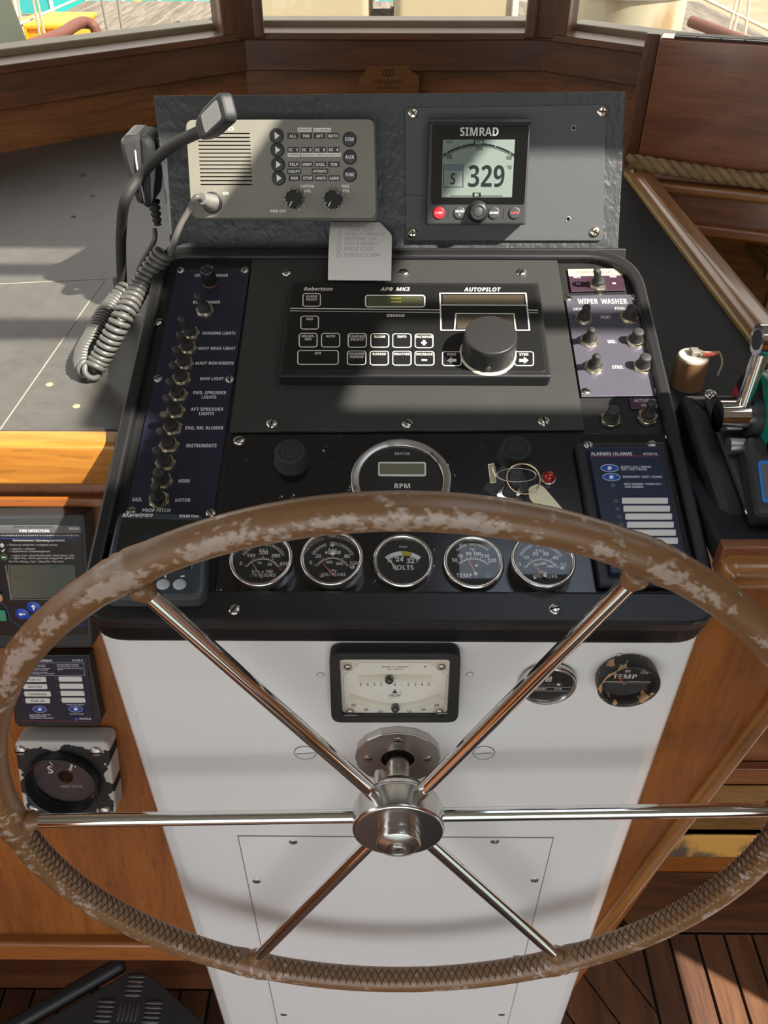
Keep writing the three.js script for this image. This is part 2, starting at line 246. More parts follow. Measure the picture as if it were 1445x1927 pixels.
{
  const wf = setting('wall_front', 'varnished mahogany boards under the windscreen', 'wall');
  facets.forEach((f, i) => {
    facetBox(wf, 'lower_board', f, 1.2, 1.462, -0.012, 0.02, M.lowWood, -0.01, i === 1 ? 0.52 : 1.01);
    if (i === 1) facetBox(wf, 'lower_board', f, 1.2, 1.462, -0.012, 0.02, M.lowWood, 0.523, 1.01);
    facetBox(wf, 'added_lining', f, -0.05, 1.2, -0.012, 0.02, M.lowWood, -0.01, 1.01);  // unseen lining added to seal out sky light below the boards
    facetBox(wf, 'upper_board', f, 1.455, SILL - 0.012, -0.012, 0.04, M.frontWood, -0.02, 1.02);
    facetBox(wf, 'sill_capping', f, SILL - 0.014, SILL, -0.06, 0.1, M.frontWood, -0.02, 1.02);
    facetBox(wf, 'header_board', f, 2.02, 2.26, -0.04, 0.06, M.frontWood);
  });
  for (const s of [-1, 1]) { // corner posts, a wide board and a narrow bead on each flank
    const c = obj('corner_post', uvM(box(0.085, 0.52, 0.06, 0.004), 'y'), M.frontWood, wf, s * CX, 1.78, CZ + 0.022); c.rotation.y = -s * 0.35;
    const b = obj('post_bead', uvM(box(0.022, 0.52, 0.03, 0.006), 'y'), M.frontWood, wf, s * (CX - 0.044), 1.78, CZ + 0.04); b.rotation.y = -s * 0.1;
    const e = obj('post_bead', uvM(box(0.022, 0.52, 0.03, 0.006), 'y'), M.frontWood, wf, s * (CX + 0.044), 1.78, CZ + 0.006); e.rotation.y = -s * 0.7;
  }
  facets.forEach((f, i) => { const wn = setting('window_' + (i + 1), ['angled side pane of the windscreen over the anchor deck handrail', 'middle pane of the windscreen facing the cream deck lockers', 'angled side pane of the windscreen beside the stained canister'][i], 'window');
    const pn = facetBox(wn, 'pane', f, SILL, 2.03, -0.035, 0.004, M.addedTint, 0.03, 0.97); pn.geometry = new THREE.PlaneGeometry(Math.hypot(f[1][0] - f[0][0], f[1][1] - f[0][1]) * 0.94, 0.5);
    facetBox(wn, 'outer_sill', f, SILL - 0.03, SILL + 0.012, -0.1, 0.06, std([0.46, 0.41, 0.32], 0.6), 0.02, 0.98); });
}
{ // side walls with openings, unseen roof with openings and bars shaped for the sun patches, open cockpit side aft
  const wl = setting('wall_left', 'varnished wheelhouse side', 'wall'), wr = setting('wall_right', 'varnished wheelhouse side with a low opening cut for the floor sun patch', 'wall'), wb = setting('wall_back', 'wheelhouse end with a wide cockpit opening', 'wall'), ce = setting('ceiling', 'painted wheelhouse roof with unseen openings cut for the sun patches', 'ceiling');
  const B = (p, w, h, d, x, y, z, m) => obj('panel', uvM(new THREE.BoxGeometry(w, h, d).translate(x, y, z), 'z'), m, p);
  B(wl, 0.05, 1.55, 2.85, -1.325, 0.775, 0.21, M.bulkWood); B(wl, 0.05, 0.25, 2.85, -1.325, 2.14, 0.21, M.bulkWood); for (const z of [-1.19, -0.5, 0.35, 1.0, 1.61]) B(wl, 0.05, 0.5, 0.1, -1.325, 1.78, z, M.bulkWood);
  B(wr, 0.05, 2.26, 0.9, 1.325, 1.13, -0.8, M.bulkWood); B(wr, 0.05, 1.39, 0.78, 1.325, 1.565, 0.04, M.bulkWood); B(wr, 0.05, 2.26, 1.22, 1.325, 1.13, 1.03, M.bulkWood);  // low opening out of view, sized to let sun onto the floor
  B(wb, 0.2, 2.26, 0.05, -1.2, 1.13, 1.62, M.bulkWood); B(wb, 0.2, 2.26, 0.05, 1.2, 1.13, 1.62, M.bulkWood); B(wb, 2.2, 0.16, 0.05, 0, 2.18, 1.62, M.bulkWood); B(wb, 2.2, 0.3, 0.05, 0, 0.15, 1.62, M.bulkWood);
  const roofM = std([0.74, 0.72, 0.67], 0.5), R = (x0, x1, z0, z1) => obj('roof_panel', new THREE.BoxGeometry(x1 - x0, 0.02, z1 - z0).translate((x0 + x1) / 2, 2.26, (z0 + z1) / 2), roofM, ce);
  R(-1.4, 0.13, -2.2, 1.7); R(0.13, 0.435, -2.2, -0.72); R(0.13, 0.435, -0.13, 1.7); R(0.435, 0.665, -2.2, -0.235); R(0.5, 0.665, -0.235, -0.13); R(0.435, 0.665, -0.13, 1.7); R(0.665, 1.05, -2.2, -0.605); R(0.665, 1.05, -0.235, 1.7); R(1.05, 1.4, -2.2, 1.7);
  const bar = (x0, x1, z, w) => obj('shade_band_bar', uvM(box(x1 - x0, 0.02, w, 0.004).translate((x0 + x1) / 2, 2.26, z)), M.frontWood, ce);
  bar(0.13, 0.435, -0.635, 0.035); bar(0.13, 0.435, -0.455, 0.05); bar(0.665, 1.05, -0.375, 0.03);  // unseen bars placed to cast the shade bands across the sun patches
}
{ // worktops either side of the console
  const tl = obj('chart_top', uvM(xz([[-1.28, -0.697], [-0.27, -0.697], [-0.27, -1.05], [-0.25, -2.018], [-0.325, -2.018], [-1.28, SZ + 0.005]], TABLE - 0.02, TABLE, 0.002), 'x', 0.6), M.tableL);
  tag(tl, 'grey worktop with fine pale scratches and rust spots beside the coiled cord', 'worktop');
  const seam = (a, b, n) => { const A = onY(a, TABLE + 0.0004), Bq = onY(b, TABLE + 0.0004), w = 0.0012, d = Bq.clone().sub(A).normalize(), s = V3(-d.z, 0, d.x).multiplyScalar(w / 2); obj(n, xz([[A.x + s.x, A.z + s.z], [Bq.x + s.x, Bq.z + s.z], [Bq.x - s.x, Bq.z - s.z], [A.x - s.x, A.z - s.z]], TABLE, TABLE + 0.0005, 0), std([0.38, 0.34, 0.28], 0.7), tl); };
  seam([0, 808], [198, 524], 'scratch_line'); seam([0, 534], [198, 524], 'scratch_line');
  for (const [x, y, s] of [[155, 330, 1.6], [174, 369, 0.9], [138, 408, 1], [93, 724, 1], [144, 765, 1]]) { const P = onY([x, y], TABLE); obj('plug', new THREE.CylinderGeometry(0.004 * s, 0.004 * s, 0.0008, 14).translate(P.x, TABLE + 0.0002, P.z), std(y > 600 ? [0.4, 0.33, 0.2] : [0.06, 0.03, 0.015], 0.7), tl); }
  const tr = obj('side_top', uvM(xz([[0.27, -0.505], [0.424, -0.505], [0.412, -1.6], [0.33, -2.01], [0.27, -2.01]], TABLE - 0.02, TABLE, 0.002), 'z', 0.6), M.tableR);
  tag(tr, 'black leathery worktop behind the knurled copper canister', 'worktop');
  obj('centre_top', uvM(xz([[-0.249, -1.02], [0.271, -1.02], [0.271, -2.01], [-0.249, -2.018]], TABLE - 0.02, TABLE - 0.0005, 0.002), 'x', 0.6), M.tableR, tr);
  // rails
  const f = thing('fiddle_rail', 'sunlit golden teak edge rail along the grey worktop', 'rail', [0, 0, 0]);
  obj('rail', uvM(box(1.0, 0.052, 0.028, 0.006, 3).translate(-0.775, TABLE - 0.024, -0.682), 'x'), M.fiddle, f);
  const m = thing('edge_moulding', 'glossy rounded teak moulding along the black worktop edge', 'moulding');
  const A = V3(0.434, TABLE - 0.004, -0.5), C = V3(0.421, TABLE - 0.004, -1.53), d = C.clone().sub(A);
  const g = uvM(box(0.038, 0.045, d.length(), 0.014, 4), 'z'); const o = obj('moulding', g, M.rail, m); o.position.copy(A).add(C).multiplyScalar(0.5); o.position.x += 0.012; o.rotation.y = Math.atan2(d.x, d.z);
  const st = obj('inner_strip', uvM(box(0.006, 0.012, d.length(), 0.002), 'z'), std([0.42, 0.26, 0.08], 0.3), m); st.position.copy(o.position).add(V3(-0.021, 0.004, 0)); st.rotation.y = o.rotation.y;
}
{ // bulkheads
  const bl = setting('bulkhead', 'leaning mahogany bulkhead carrying the fire panel and the pitch gauge', 'bulkhead'); bl.position.copy(bulk.O); bl.rotation.x = bulk.a;
  const vj = bulk.at([100, 1530])[1], vb = bulk.at([100, 1765])[1], X0 = -1.28, X1 = -0.262;
  obj('upper_panel', uvM(xy([[X0, vj], [X1, vj], [X1, 0.0], [X0, 0.0]], -0.02, 0), 'y'), M.bulkWood, bl);
  obj('lower_panel', uvM(xy([[X0, vb], [X1, vb], [X1, vj - 0.014], [X0, vj - 0.014]], -0.022, -0.003), 'y'), M.bulkWood, bl);
  obj('joint_strip', uvM(box(X1 - X0, 0.014, 0.016, 0.003).translate((X0 + X1) / 2, vj - 0.007, -0.006), 'x'), M.rail, bl);
  obj('top_batten', uvM(box(X1 - X0, 0.012, 0.02, 0.003).translate((X0 + X1) / 2, bulk.at([80, 945], 0.01)[1], 0.002), 'x'), M.bulkWood, bl);
  obj('kick_rail', uvM(box(X1 - X0, 0.035, 0.03, 0.006).translate((X0 + X1) / 2, vb - 0.014, -0.002), 'x'), M.bulkWood, bl);
  const zpl = onY([60, 1860], 0).z - 0.01, plt = bulk.world(0, vb - 0.03, 0); struct(obj('trim_1', uvM(box(X1 - X0, plt.y, 0.02, 0.003).translate((X0 + X1) / 2, plt.y / 2, zpl), 'x'), M.lidWood), 'plinth board under the leaning bulkhead', 'plinth');
  const br = setting('bulkhead', 'glossy orange mahogany bulkhead with a slanting edge beside the white pedestal', 'bulkhead'), zb_ = -0.515;
  const a = onZ([1445, 1336], zb_), b = onZ([1150, 1722], zb_), k = (b.x - a.x) / (b.y - a.y), xAt = (y) => a.x + (y - a.y) * k;
  obj('panel', uvM(xy([[0.2, 0.02], [xAt(0.02), 0.02], [xAt(TABLE - 0.04), TABLE - 0.04], [0.2, TABLE - 0.04]], zb_ - 0.02, zb_), 'y'), M.bulkWood, br);
  const ym = (TABLE - 0.02) / 2, mo = obj('edge_trim', uvM(box(0.02, Math.hypot(1, k) * (TABLE - 0.04), 0.03, 0.006, 3), 'y'), M.rail, br, xAt(ym), ym, zb_ - 0.008); mo.rotation.z = Math.atan(-k) ;
  obj('nosing', uvM(box(0.24, 0.026, 0.03, 0.011, 4).translate(0.385, onZ([1400, 1076], -0.5).y, -0.503), 'x'), M.rail, br);
  obj('edge_board', uvM(box(0.24, 0.03, 0.012, 0.002).translate(0.385, onZ([1400, 1050], -0.51).y, -0.512), 'x'), M.lidWood, br);
}
{ // companionway on the far side of the black worktop
  const cw = setting('companionway', 'stairwell lining below the hatch added to keep it dark', 'stairwell');
  const dk = M.lidWood; obj('side_lining', new THREE.BoxGeometry(0.02, 1.3, 0.45).translate(0.3, 0.65, -1.78), dk, cw);
  const st = thing('companionway_step', 'worn yellow teak step above the dark floor board', 'step');
  const zf0 = onY([1230, 1640], 0).z, n0 = onZ([1300, 1612], zf0 + 0.015), n1 = onZ([1300, 1572], zf0 + 0.015), zback = onY([1300, 1476], n1.y).z;
  const grime = dataTex(512, 64, (u, v) => mix3([0.62, 0.34, 0.08], [0.1, 0.08, 0.06], clamp((fbm(u, v, 6, 3, 4, 131) - 0.5) * 4 - Math.abs(v - 0.4) * 2.2 + 0.35)), true);
  obj('tread', uvM(box(0.85, 0.02, n1.z - zback, 0.003).translate(0.87, n1.y - 0.01, (zback + n1.z) / 2), 'x'), M.treadWood, st);
  obj('nosing', uvM(box(0.85, n1.y - n0.y, 0.02, 0.004).translate(0.87, (n0.y + n1.y) / 2, n1.z - 0.008), 'x', 0.22), phys([1, 1, 1], 0.4, 0, { map: grime, clearcoat: 0.3, clearcoatRoughness: 0.3 }), st);
  obj('riser', uvM(box(0.85, n0.y, 0.015, 0.002).translate(0.87, n0.y / 2, zf0 - 0.006), 'x'), M.bulkWood, st);
  obj('added_stair_lining', new THREE.BoxGeometry(1.0, 1.1 - n1.y, 0.012).translate(0.8, (1.1 + n1.y) / 2, zback - 0.03), dk, cw);  // panel added to close off the stairwell and keep it dark
  const s2 = tag(obj('stair_riser', uvM(box(0.85, 0.06, 0.02, 0.002).translate(0.87, n1.y + 0.03, zback - 0.01), 'x'), M.lidWood), 'mahogany riser board behind the worn step', 'riser');
  // hatch board with its rope, mouldings and louvres
  const P0 = onY([1194, 328], TABLE), P1 = onY([1445, 354], TABLE), ang = Math.atan2(-(P1.z - P0.z), P1.x - P0.x), len = 0.75, top = onPlane([1236, 76], P0, V3(Math.sin(ang), 0, Math.cos(ang))).y;
  const lid = thing('hatch_board', 'polished mahogany hatch board leaning upright with a hinge strip on top', 'hatch', [P0.x, TABLE, P0.z]); lid.rotation.y = ang;
  const H = top - TABLE;
  obj('board', uvM(box(len, H, 0.05, 0.004, 2).translate(len / 2, H / 2 + 0.004, -0.025), 'x'), M.lidWood, lid);
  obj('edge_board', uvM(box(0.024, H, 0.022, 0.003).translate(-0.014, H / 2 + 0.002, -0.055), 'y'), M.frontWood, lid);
  obj('hinge_strip', box(len - 0.02, 0.005, 0.03, 0.001).translate(len / 2 + 0.012, H + 0.006, -0.018), M.softBlack, lid);
  for (let k = 0; k < 9; k++) obj('hinge_knuckle', new THREE.CylinderGeometry(0.0024, 0.0024, 0.034, 10).rotateZ(Math.PI / 2).translate(0.04 + k * 0.036, H + 0.008, 0.0), M.dull, lid);
  { const dx = Math.cos(ang), dz = -Math.sin(ang); // unseen deck added behind the hatch to keep window light out
    obj('added_deckhead', uvM(xz([[P0.x - 0.06, P0.z - 0.02], [P0.x + dx * 0.8, P0.z + dz * 0.8 - 0.02], [1.27, SZ + 0.01], [0.345, -2.0], [0.28, -2.0], [0.28, P0.z - 0.02]], TABLE - 0.035, TABLE - 0.022, 0.001), 'x'), M.lidWood, cw); }
  const lw = thing('stairwell_panel', 'mahogany panel with teak mouldings under the hatch board', 'panel', [P0.x, 0, P0.z]); lw.rotation.y = ang;
  const yA = onPlane([1330, 363], P0, V3(Math.sin(ang), 0, Math.cos(ang))).y, yB = onPlane([1340, 430], P0, V3(Math.sin(ang), 0, Math.cos(ang))).y;
  obj('upper_moulding', uvM(box(len, 0.02, 0.03, 0.008, 3).translate(len / 2 + 0.01, TABLE - 0.011, 0.012), 'x'), M.rail, lw);
  obj('panel', uvM(box(len, TABLE - 0.02 - yB, 0.015, 0.002).translate(len / 2 + 0.01, (TABLE - 0.02 + yB) / 2, 0), 'x'), M.lidWood, lw);
  obj('lower_moulding', uvM(box(len, 0.022, 0.03, 0.006, 3).translate(len / 2 + 0.01, yB, 0.006), 'x'), M.bulkWood, lw);
  const gr = thing('slatted_seat', 'teak slatted seat deep inside the stairwell', 'slats'); const ys = 1.2;
  for (let k = 0; k < 6; k++) { const A = onY([1392 + k * 17, 444 + k * 1.5], ys), C = onY([1450 + k * 17, 500 + k * 1.5], ys); const w = 0.0125; obj('slat', uvM(xz([[A.x, A.z], [A.x + w, A.z], [C.x + w, C.z], [C.x, C.z]], ys - 0.016, ys, 0.003), 'z'), M.treadWood, gr); }
  for (const q of [0.1, 0.85]) { const A = onY([1392, 444], ys), C = onY([1450, 500], ys); obj('bearer', box(0.1, 0.02, 0.02, 0.003).translate(A.x + (C.x - A.x) * q + 0.056, ys - 0.026, A.z + (C.z - A.z) * q), M.treadWood, gr); }
  const Q = onY([1392, 444], ys); obj('leg', box(0.03, ys - 0.02, 0.03).translate(Q.x + 0.07, (ys - 0.02) / 2 - 0.001, Q.z + 0.08), M.treadWood, gr);
  // rope of three twisted strands, lying along the foot of the board
  const rp = thing('rope', 'tan three-strand rope stretched across the foot of the hatch board', 'rope'); const r0 = onPlane([1181, 303], P0.clone().add(V3(0, 0, 0.034)), V3(Math.sin(ang), 0, Math.cos(ang))), r1 = onPlane([1445, 335], P0.clone().add(V3(0, 0, 0.024)), V3(Math.sin(ang), 0, Math.cos(ang)));
  const dir = r1.clone().sub(r0), L = dir.length() + 0.2; dir.normalize(); const side = V3(0, 1, 0), oth = dir.clone().cross(side).normalize();
  const rm = dataTex(256, 64, (u, v) => mix3([0.2, 0.12, 0.05], [0.42, 0.29, 0.15], fbm(u, v, 60, 8, 2, 141)));
  for (let s = 0; s < 3; s++) { const pts = []; for (let i = 0; i <= 160; i++) { const q = i / 160 * L, a = q / 0.058 * Math.PI * 2 + s * 2.094, c = 0.0066, sag = -0.006 * Math.sin(i / 160 * 3); pts.push(r0.clone().addScaledVector(dir, q).addScaledVector(side, Math.cos(a) * c + sag).addScaledVector(oth, Math.sin(a) * c)); } obj('strand', tube(pts, 0.0068, 260, 8), std([1, 1, 1], 0.9, 0, { map: rm }), rp); }
}
{ // builder's plaque on the front boards
  const z = CZ + 0.03, q = (x, y) => { const P = onZ([640 + x / 7.225, 110 + y / 7.225], z); return [P.x, P.y]; };
  const poly = [[250, 640], [255, 265], [340, 190], [372, 108], [920, 108], [960, 170], [1075, 235], [1075, 640]].map((p) => q(...p)), xs = poly.map((p) => p[0]), ys = poly.map((p) => p[1]), x0 = Math.min(...xs), y0 = Math.min(...ys), w = Math.max(...xs) - x0, h = Math.max(...ys) - y0;
  const m = canvasMat(512, 256, (g, W, H) => { g.fillStyle = '#8f5f2e'; g.fillRect(0, 0, W, H); for (let i = 0; i < 90; i++) { g.fillStyle = `rgba(${60 + rnd() * 60},${35 + rnd() * 30},10,0.13)`; g.fillRect(0, rnd() * H, W, 1 + rnd() * 4); } const S = H / (640 - 108); g.fillStyle = '#33200f'; g.textAlign = 'center'; const Y = (v) => (v - 108) * S, X = (u) => (u - 250) / 825 * W;
    for (let i = 0; i < 3; i++) { g.beginPath(); g.ellipse(X(610 + i * 45), Y(195), 17, 17, 0, 0, 7); g.lineWidth = 7; g.strokeStyle = '#33200f'; g.stroke(); }
    g.font = 'bold 30px serif'; g.fillText('SCHEHERAZADE', X(655), Y(330), 330); g.font = '16px serif'; g.fillText('DESIGN', X(655), Y(362)); g.font = 'bold 26px serif'; g.fillText('FRANS MAAS', X(655), Y(418), 230); }, 0.5);
  const pl = tag(obj('builder_plaque', planar(xy(poly, z - 0.012, z, 0.001), x0, y0, w, h), m), 'small carved wooden plaque with dark lettering and cut corners', 'plaque');
}

// ---------------------------------------------------------------- outside the windscreen
{
  const dk = setting('ground_deck', 'weathered grey foredeck', 'deck');
  obj('deck_sheet', uvM(new THREE.BoxGeometry(3.6, 0.05, 3.4).translate(0, 1.1, -3.95), 'z'), M.grayDeck, dk);
  const cr = tag(obj('coach_roof', new THREE.BufferGeometry(), M.grayDeck), 'weathered grey planked cabin roof seen through the windscreen', 'cabin roof');
  { const s = new THREE.Shape(), n = 16; s.moveTo(-1.05, 1.1); for (let i = 0; i <= n; i++) { const x = -1.0 + 2.0 * i / n; s.lineTo(x, 1.335 + 0.08 * (1 - x * x)); } s.lineTo(1.05, 1.1); s.closePath(); cr.geometry = uvM(slab(s, -3.2, -2.16, 0.01), 'z', 0.35); }
  for (let i = 0; i < 17; i++) { const x = -0.96 + i * 0.12; obj('roof_seam', box(0.012, 0.01, 1.0, 0.002).translate(x, 1.337 + 0.08 * (1 - x * x), -2.68), std([0.13, 0.11, 0.09], 0.8), cr); }
  const at = (p, F) => onZ(p, -F);
  const hr = thing('handrail', 'worn red-brown wooden handrail on the cabin roof', 'handrail');
  { const a = at([40, 92], 2.62), b = at([165, 45], 3.0), m = std([0.16, 0.06, 0.045], 0.6), d = b.clone().sub(a); obj('rail', tube([a.clone().addScaledVector(d, -0.4), a, a.clone().lerp(b, 0.55), b.clone().add(V3(-0.01, 0.004, 0)), b.clone().add(V3(0.016, -0.004, 0)), b.clone().add(V3(0.024, -0.05, 0.0)), b.clone().add(V3(0.024, -0.14, 0.0))], 0.017, 60, 10), m, hr);
    const p = a.clone().lerp(b, 0.52); obj('foot', box(0.05, 0.09, 0.03, 0.01).translate(p.x, p.y - 0.045, p.z), m, hr); }
  const og = thing('orange_crate', 'bright orange plastic crate on deck behind the handrail', 'crate');
  { const a = at([32, 84], 3.7), b = at([138, 44], 3.7), w = b.x - a.x, m = std([0.85, 0.33, 0.01], 0.45), x = (a.x + b.x) / 2; obj('body', box(w, b.y - 1.125, 0.3, 0.02, 3).translate(x, (b.y + 1.125) / 2, -3.85), m, og); obj('rim', box(w * 1.05, 0.02, 0.32, 0.008).translate(x, b.y - 0.012, -3.85), m, og); for (const q of [0.2, 0.5, 0.8]) obj('rib', box(0.015, b.y - 1.16, 0.02, 0.004).translate(a.x + w * q, (b.y + 1.125) / 2, -3.695), m, og); }
  const cv = thing('winch_cover', 'grey-green canvas winch cover beside the orange crate', 'cover'); { const a = at([-10, 92], 2.85); obj('canvas', new THREE.LatheGeometry([[0.0, 0.42], [0.06, 0.41], [0.1, 0.36], [0.13, 0.15], [0.14, 0]].map((q) => new THREE.Vector2(...q)), 24).translate(a.x - 0.02, 1.125, a.z), std([0.06, 0.075, 0.06], 0.8), cv); }
  const lines = [[[22, -20], [24, 84]], [[30, -20], [36, 70]], [[58, -20], [73, 72]], [[66, -20], [82, 66]], [[188, -20], [202, 50]], [[219, -20], [224, 42]]];
  lines.forEach(([p, q], i) => { const a = at(p, 3.3), b = at(q, 3.3); b.y = 1.12; tag(obj('stay_wire', rod(a, b, i > 3 ? 0.006 : 0.0045, 8), std(i > 3 ? [0.3, 0.28, 0.24] : [0.5, 0.44, 0.35], 0.6)), i > 3 ? 'grey stanchion wire rising from the cabin roof edge' : 'pale rigging wire in front of the orange crate', 'wire', i > 3 ? 'stanchion wires' : 'rigging by the crate'); });
  { const a = at([-10, 66], 3.2), b = at([150, -4], 3.5); tag(obj('mooring_line', rod(a, b, 0.004, 8), std([0.8, 0.76, 0.66], 0.8)), 'white line running diagonally over the orange crate', 'line'); }
  { const m = std([0.5, 0.45, 0.32], 0.55), L = [[478, 697, 2.95], [741, 980, 2.9]]; L.forEach(([x0, x1, F], i) => { const a = at([x0, 44], F), b = at([x1, -30], F); const o = thing('deck_locker', i ? 'cream deck locker with weathered corner at the windscreen' : 'plain cream white deck locker next to the weathered one', 'locker'); obj('body', box(b.x - a.x, 0.6, 0.5, 0.03, 3).translate((a.x + b.x) / 2, 1.425, -F - 0.25), m, o); obj('lid', box(b.x - a.x + 0.02, 0.04, 0.52, 0.012, 3).translate((a.x + b.x) / 2, 1.74, -F - 0.25), m, o); if (i) obj('corner_strip', box(0.02, 0.58, 0.02, 0.004).translate(b.x - 0.012, 1.42, -F + 0.002), M.whitePlastic, o); }); }
  { const st = dataTex(512, 256, (u, v) => { const a = fbm(u, v, 6, 5, 4, 151), b = fbm(u, v, 14, 3, 3, 157); return mix3([0.52, 0.48, 0.37], [0.27, 0.16, 0.045], clamp((a - 0.58) * 6) * 0.75 + clamp((b - 0.66) * 5) * 0.3); });
    const a = at([1090, 72], 2.75), b = at([1308, 72], 2.75), o = thing('raft_canister', 'cream rounded canister with brown stains outside the windscreen', 'canister'); const w = (b.x - a.x) / 2; obj('shell', new THREE.LatheGeometry([[0, 0.55], [w * 0.6, 0.54], [w * 0.92, 0.48], [w, 0.4], [w, 0.06], [w * 0.94, 0.0], [0, 0]].map((q) => new THREE.Vector2(...q)), 48).translate((a.x + b.x) / 2, 1.13, -2.75 - w), phys([1, 1, 1], 0.3, 0, { map: st }), o); obj('band', new THREE.TorusGeometry(w * 1.005, 0.008, 8, 48).rotateX(Math.PI / 2).translate((a.x + b.x) / 2, 1.5, -2.75 - w), M.whitePlastic, o); }
  { const m = std([0.72, 0.64, 0.5], 0.8); [[[1310, -10], [1460, 62], 'white line slanting across the quay beyond the canister'], [[1388, -10], [1366, 70], 0], [[1396, -10], [1378, 70], 0], [[1411, -10], [1408, 76], 0]].forEach(([p, q, l]) => { const a = at(p, 3.6), b = at(q, 3.6); if (!l) b.y = 1.12; tag(obj('halyard', rod(a, b, 0.006, 8), m), l || 'cream halyard hanging beyond the stained canister', 'line', l ? undefined : 'halyards'); }); const a = at([1300, 40], 3.2), b = at([1400, 78], 3.0); tag(obj('toe_rail', rod(a, b, 0.018, 10), std([0.17, 0.07, 0.05], 0.6)), 'red-brown wooden toe rail beyond the canister', 'rail'); }
  // the harbour: quay, railing with turquoise screens, water
  const qy = setting('ground_quay', 'sandy concrete quay across the water', 'quay');
  const yq = at([200, 30], 26).y; obj('quay_top', uvM(new THREE.BoxGeometry(90, 1.0, 40).translate(0, yq - 0.5, -42), 'x', 3), std([0.36, 0.3, 0.2], 0.9, 0, { map: wear }), qy);
  obj('quay_wall', uvM(new THREE.BoxGeometry(90, 3, 1).translate(0, yq - 1.55, -21.4), 'x', 3), std([0.42, 0.36, 0.26], 0.9, 0, { map: wear }), qy);
  obj('water', new THREE.PlaneGeometry(120, 60).rotateX(-Math.PI / 2).translate(0, -1.75, 8), std([0.05, 0.09, 0.08], 0.1), qy);
  const tq = [[0.02, 0.42, 0.42], [0.1, 0.55, 0.6], [0.03, 0.36, 0.38]];
  for (let i = 0; i < 16; i++) { const x = -13.6 + i * 0.98; const o = thing('screen_fence', 'turquoise fence screen between white posts on the quay', 'fence', [x, yq, -26], 0, 'turquoise quay fence panels'); obj('screen', box(0.93, 0.42, 0.03, 0.005).translate(0, 0.27, 0), std(tq[(i * 7 + 1) % 3], 0.6), o); for (const s of [-1, 1]) obj('post', box(0.045, 1.1, 0.045, 0.005).translate(s * 0.465, 0.55, 0.03), M.whitePlastic, o); for (const y of [0.62, 0.85, 1.05]) obj('rail', box(0.95, 0.04, 0.03, 0.005).translate(0, y, 0.02), M.whitePlastic, o); }
  { const P = at([260, 18], 25.8); tag(obj('life_ring', new THREE.TorusGeometry(0.17, 0.06, 10, 24).translate(P.x, P.y, -25.85), std([0.75, 0.75, 0.05], 0.5)), 'yellow life ring hung on the turquoise fence', 'life ring'); }
}

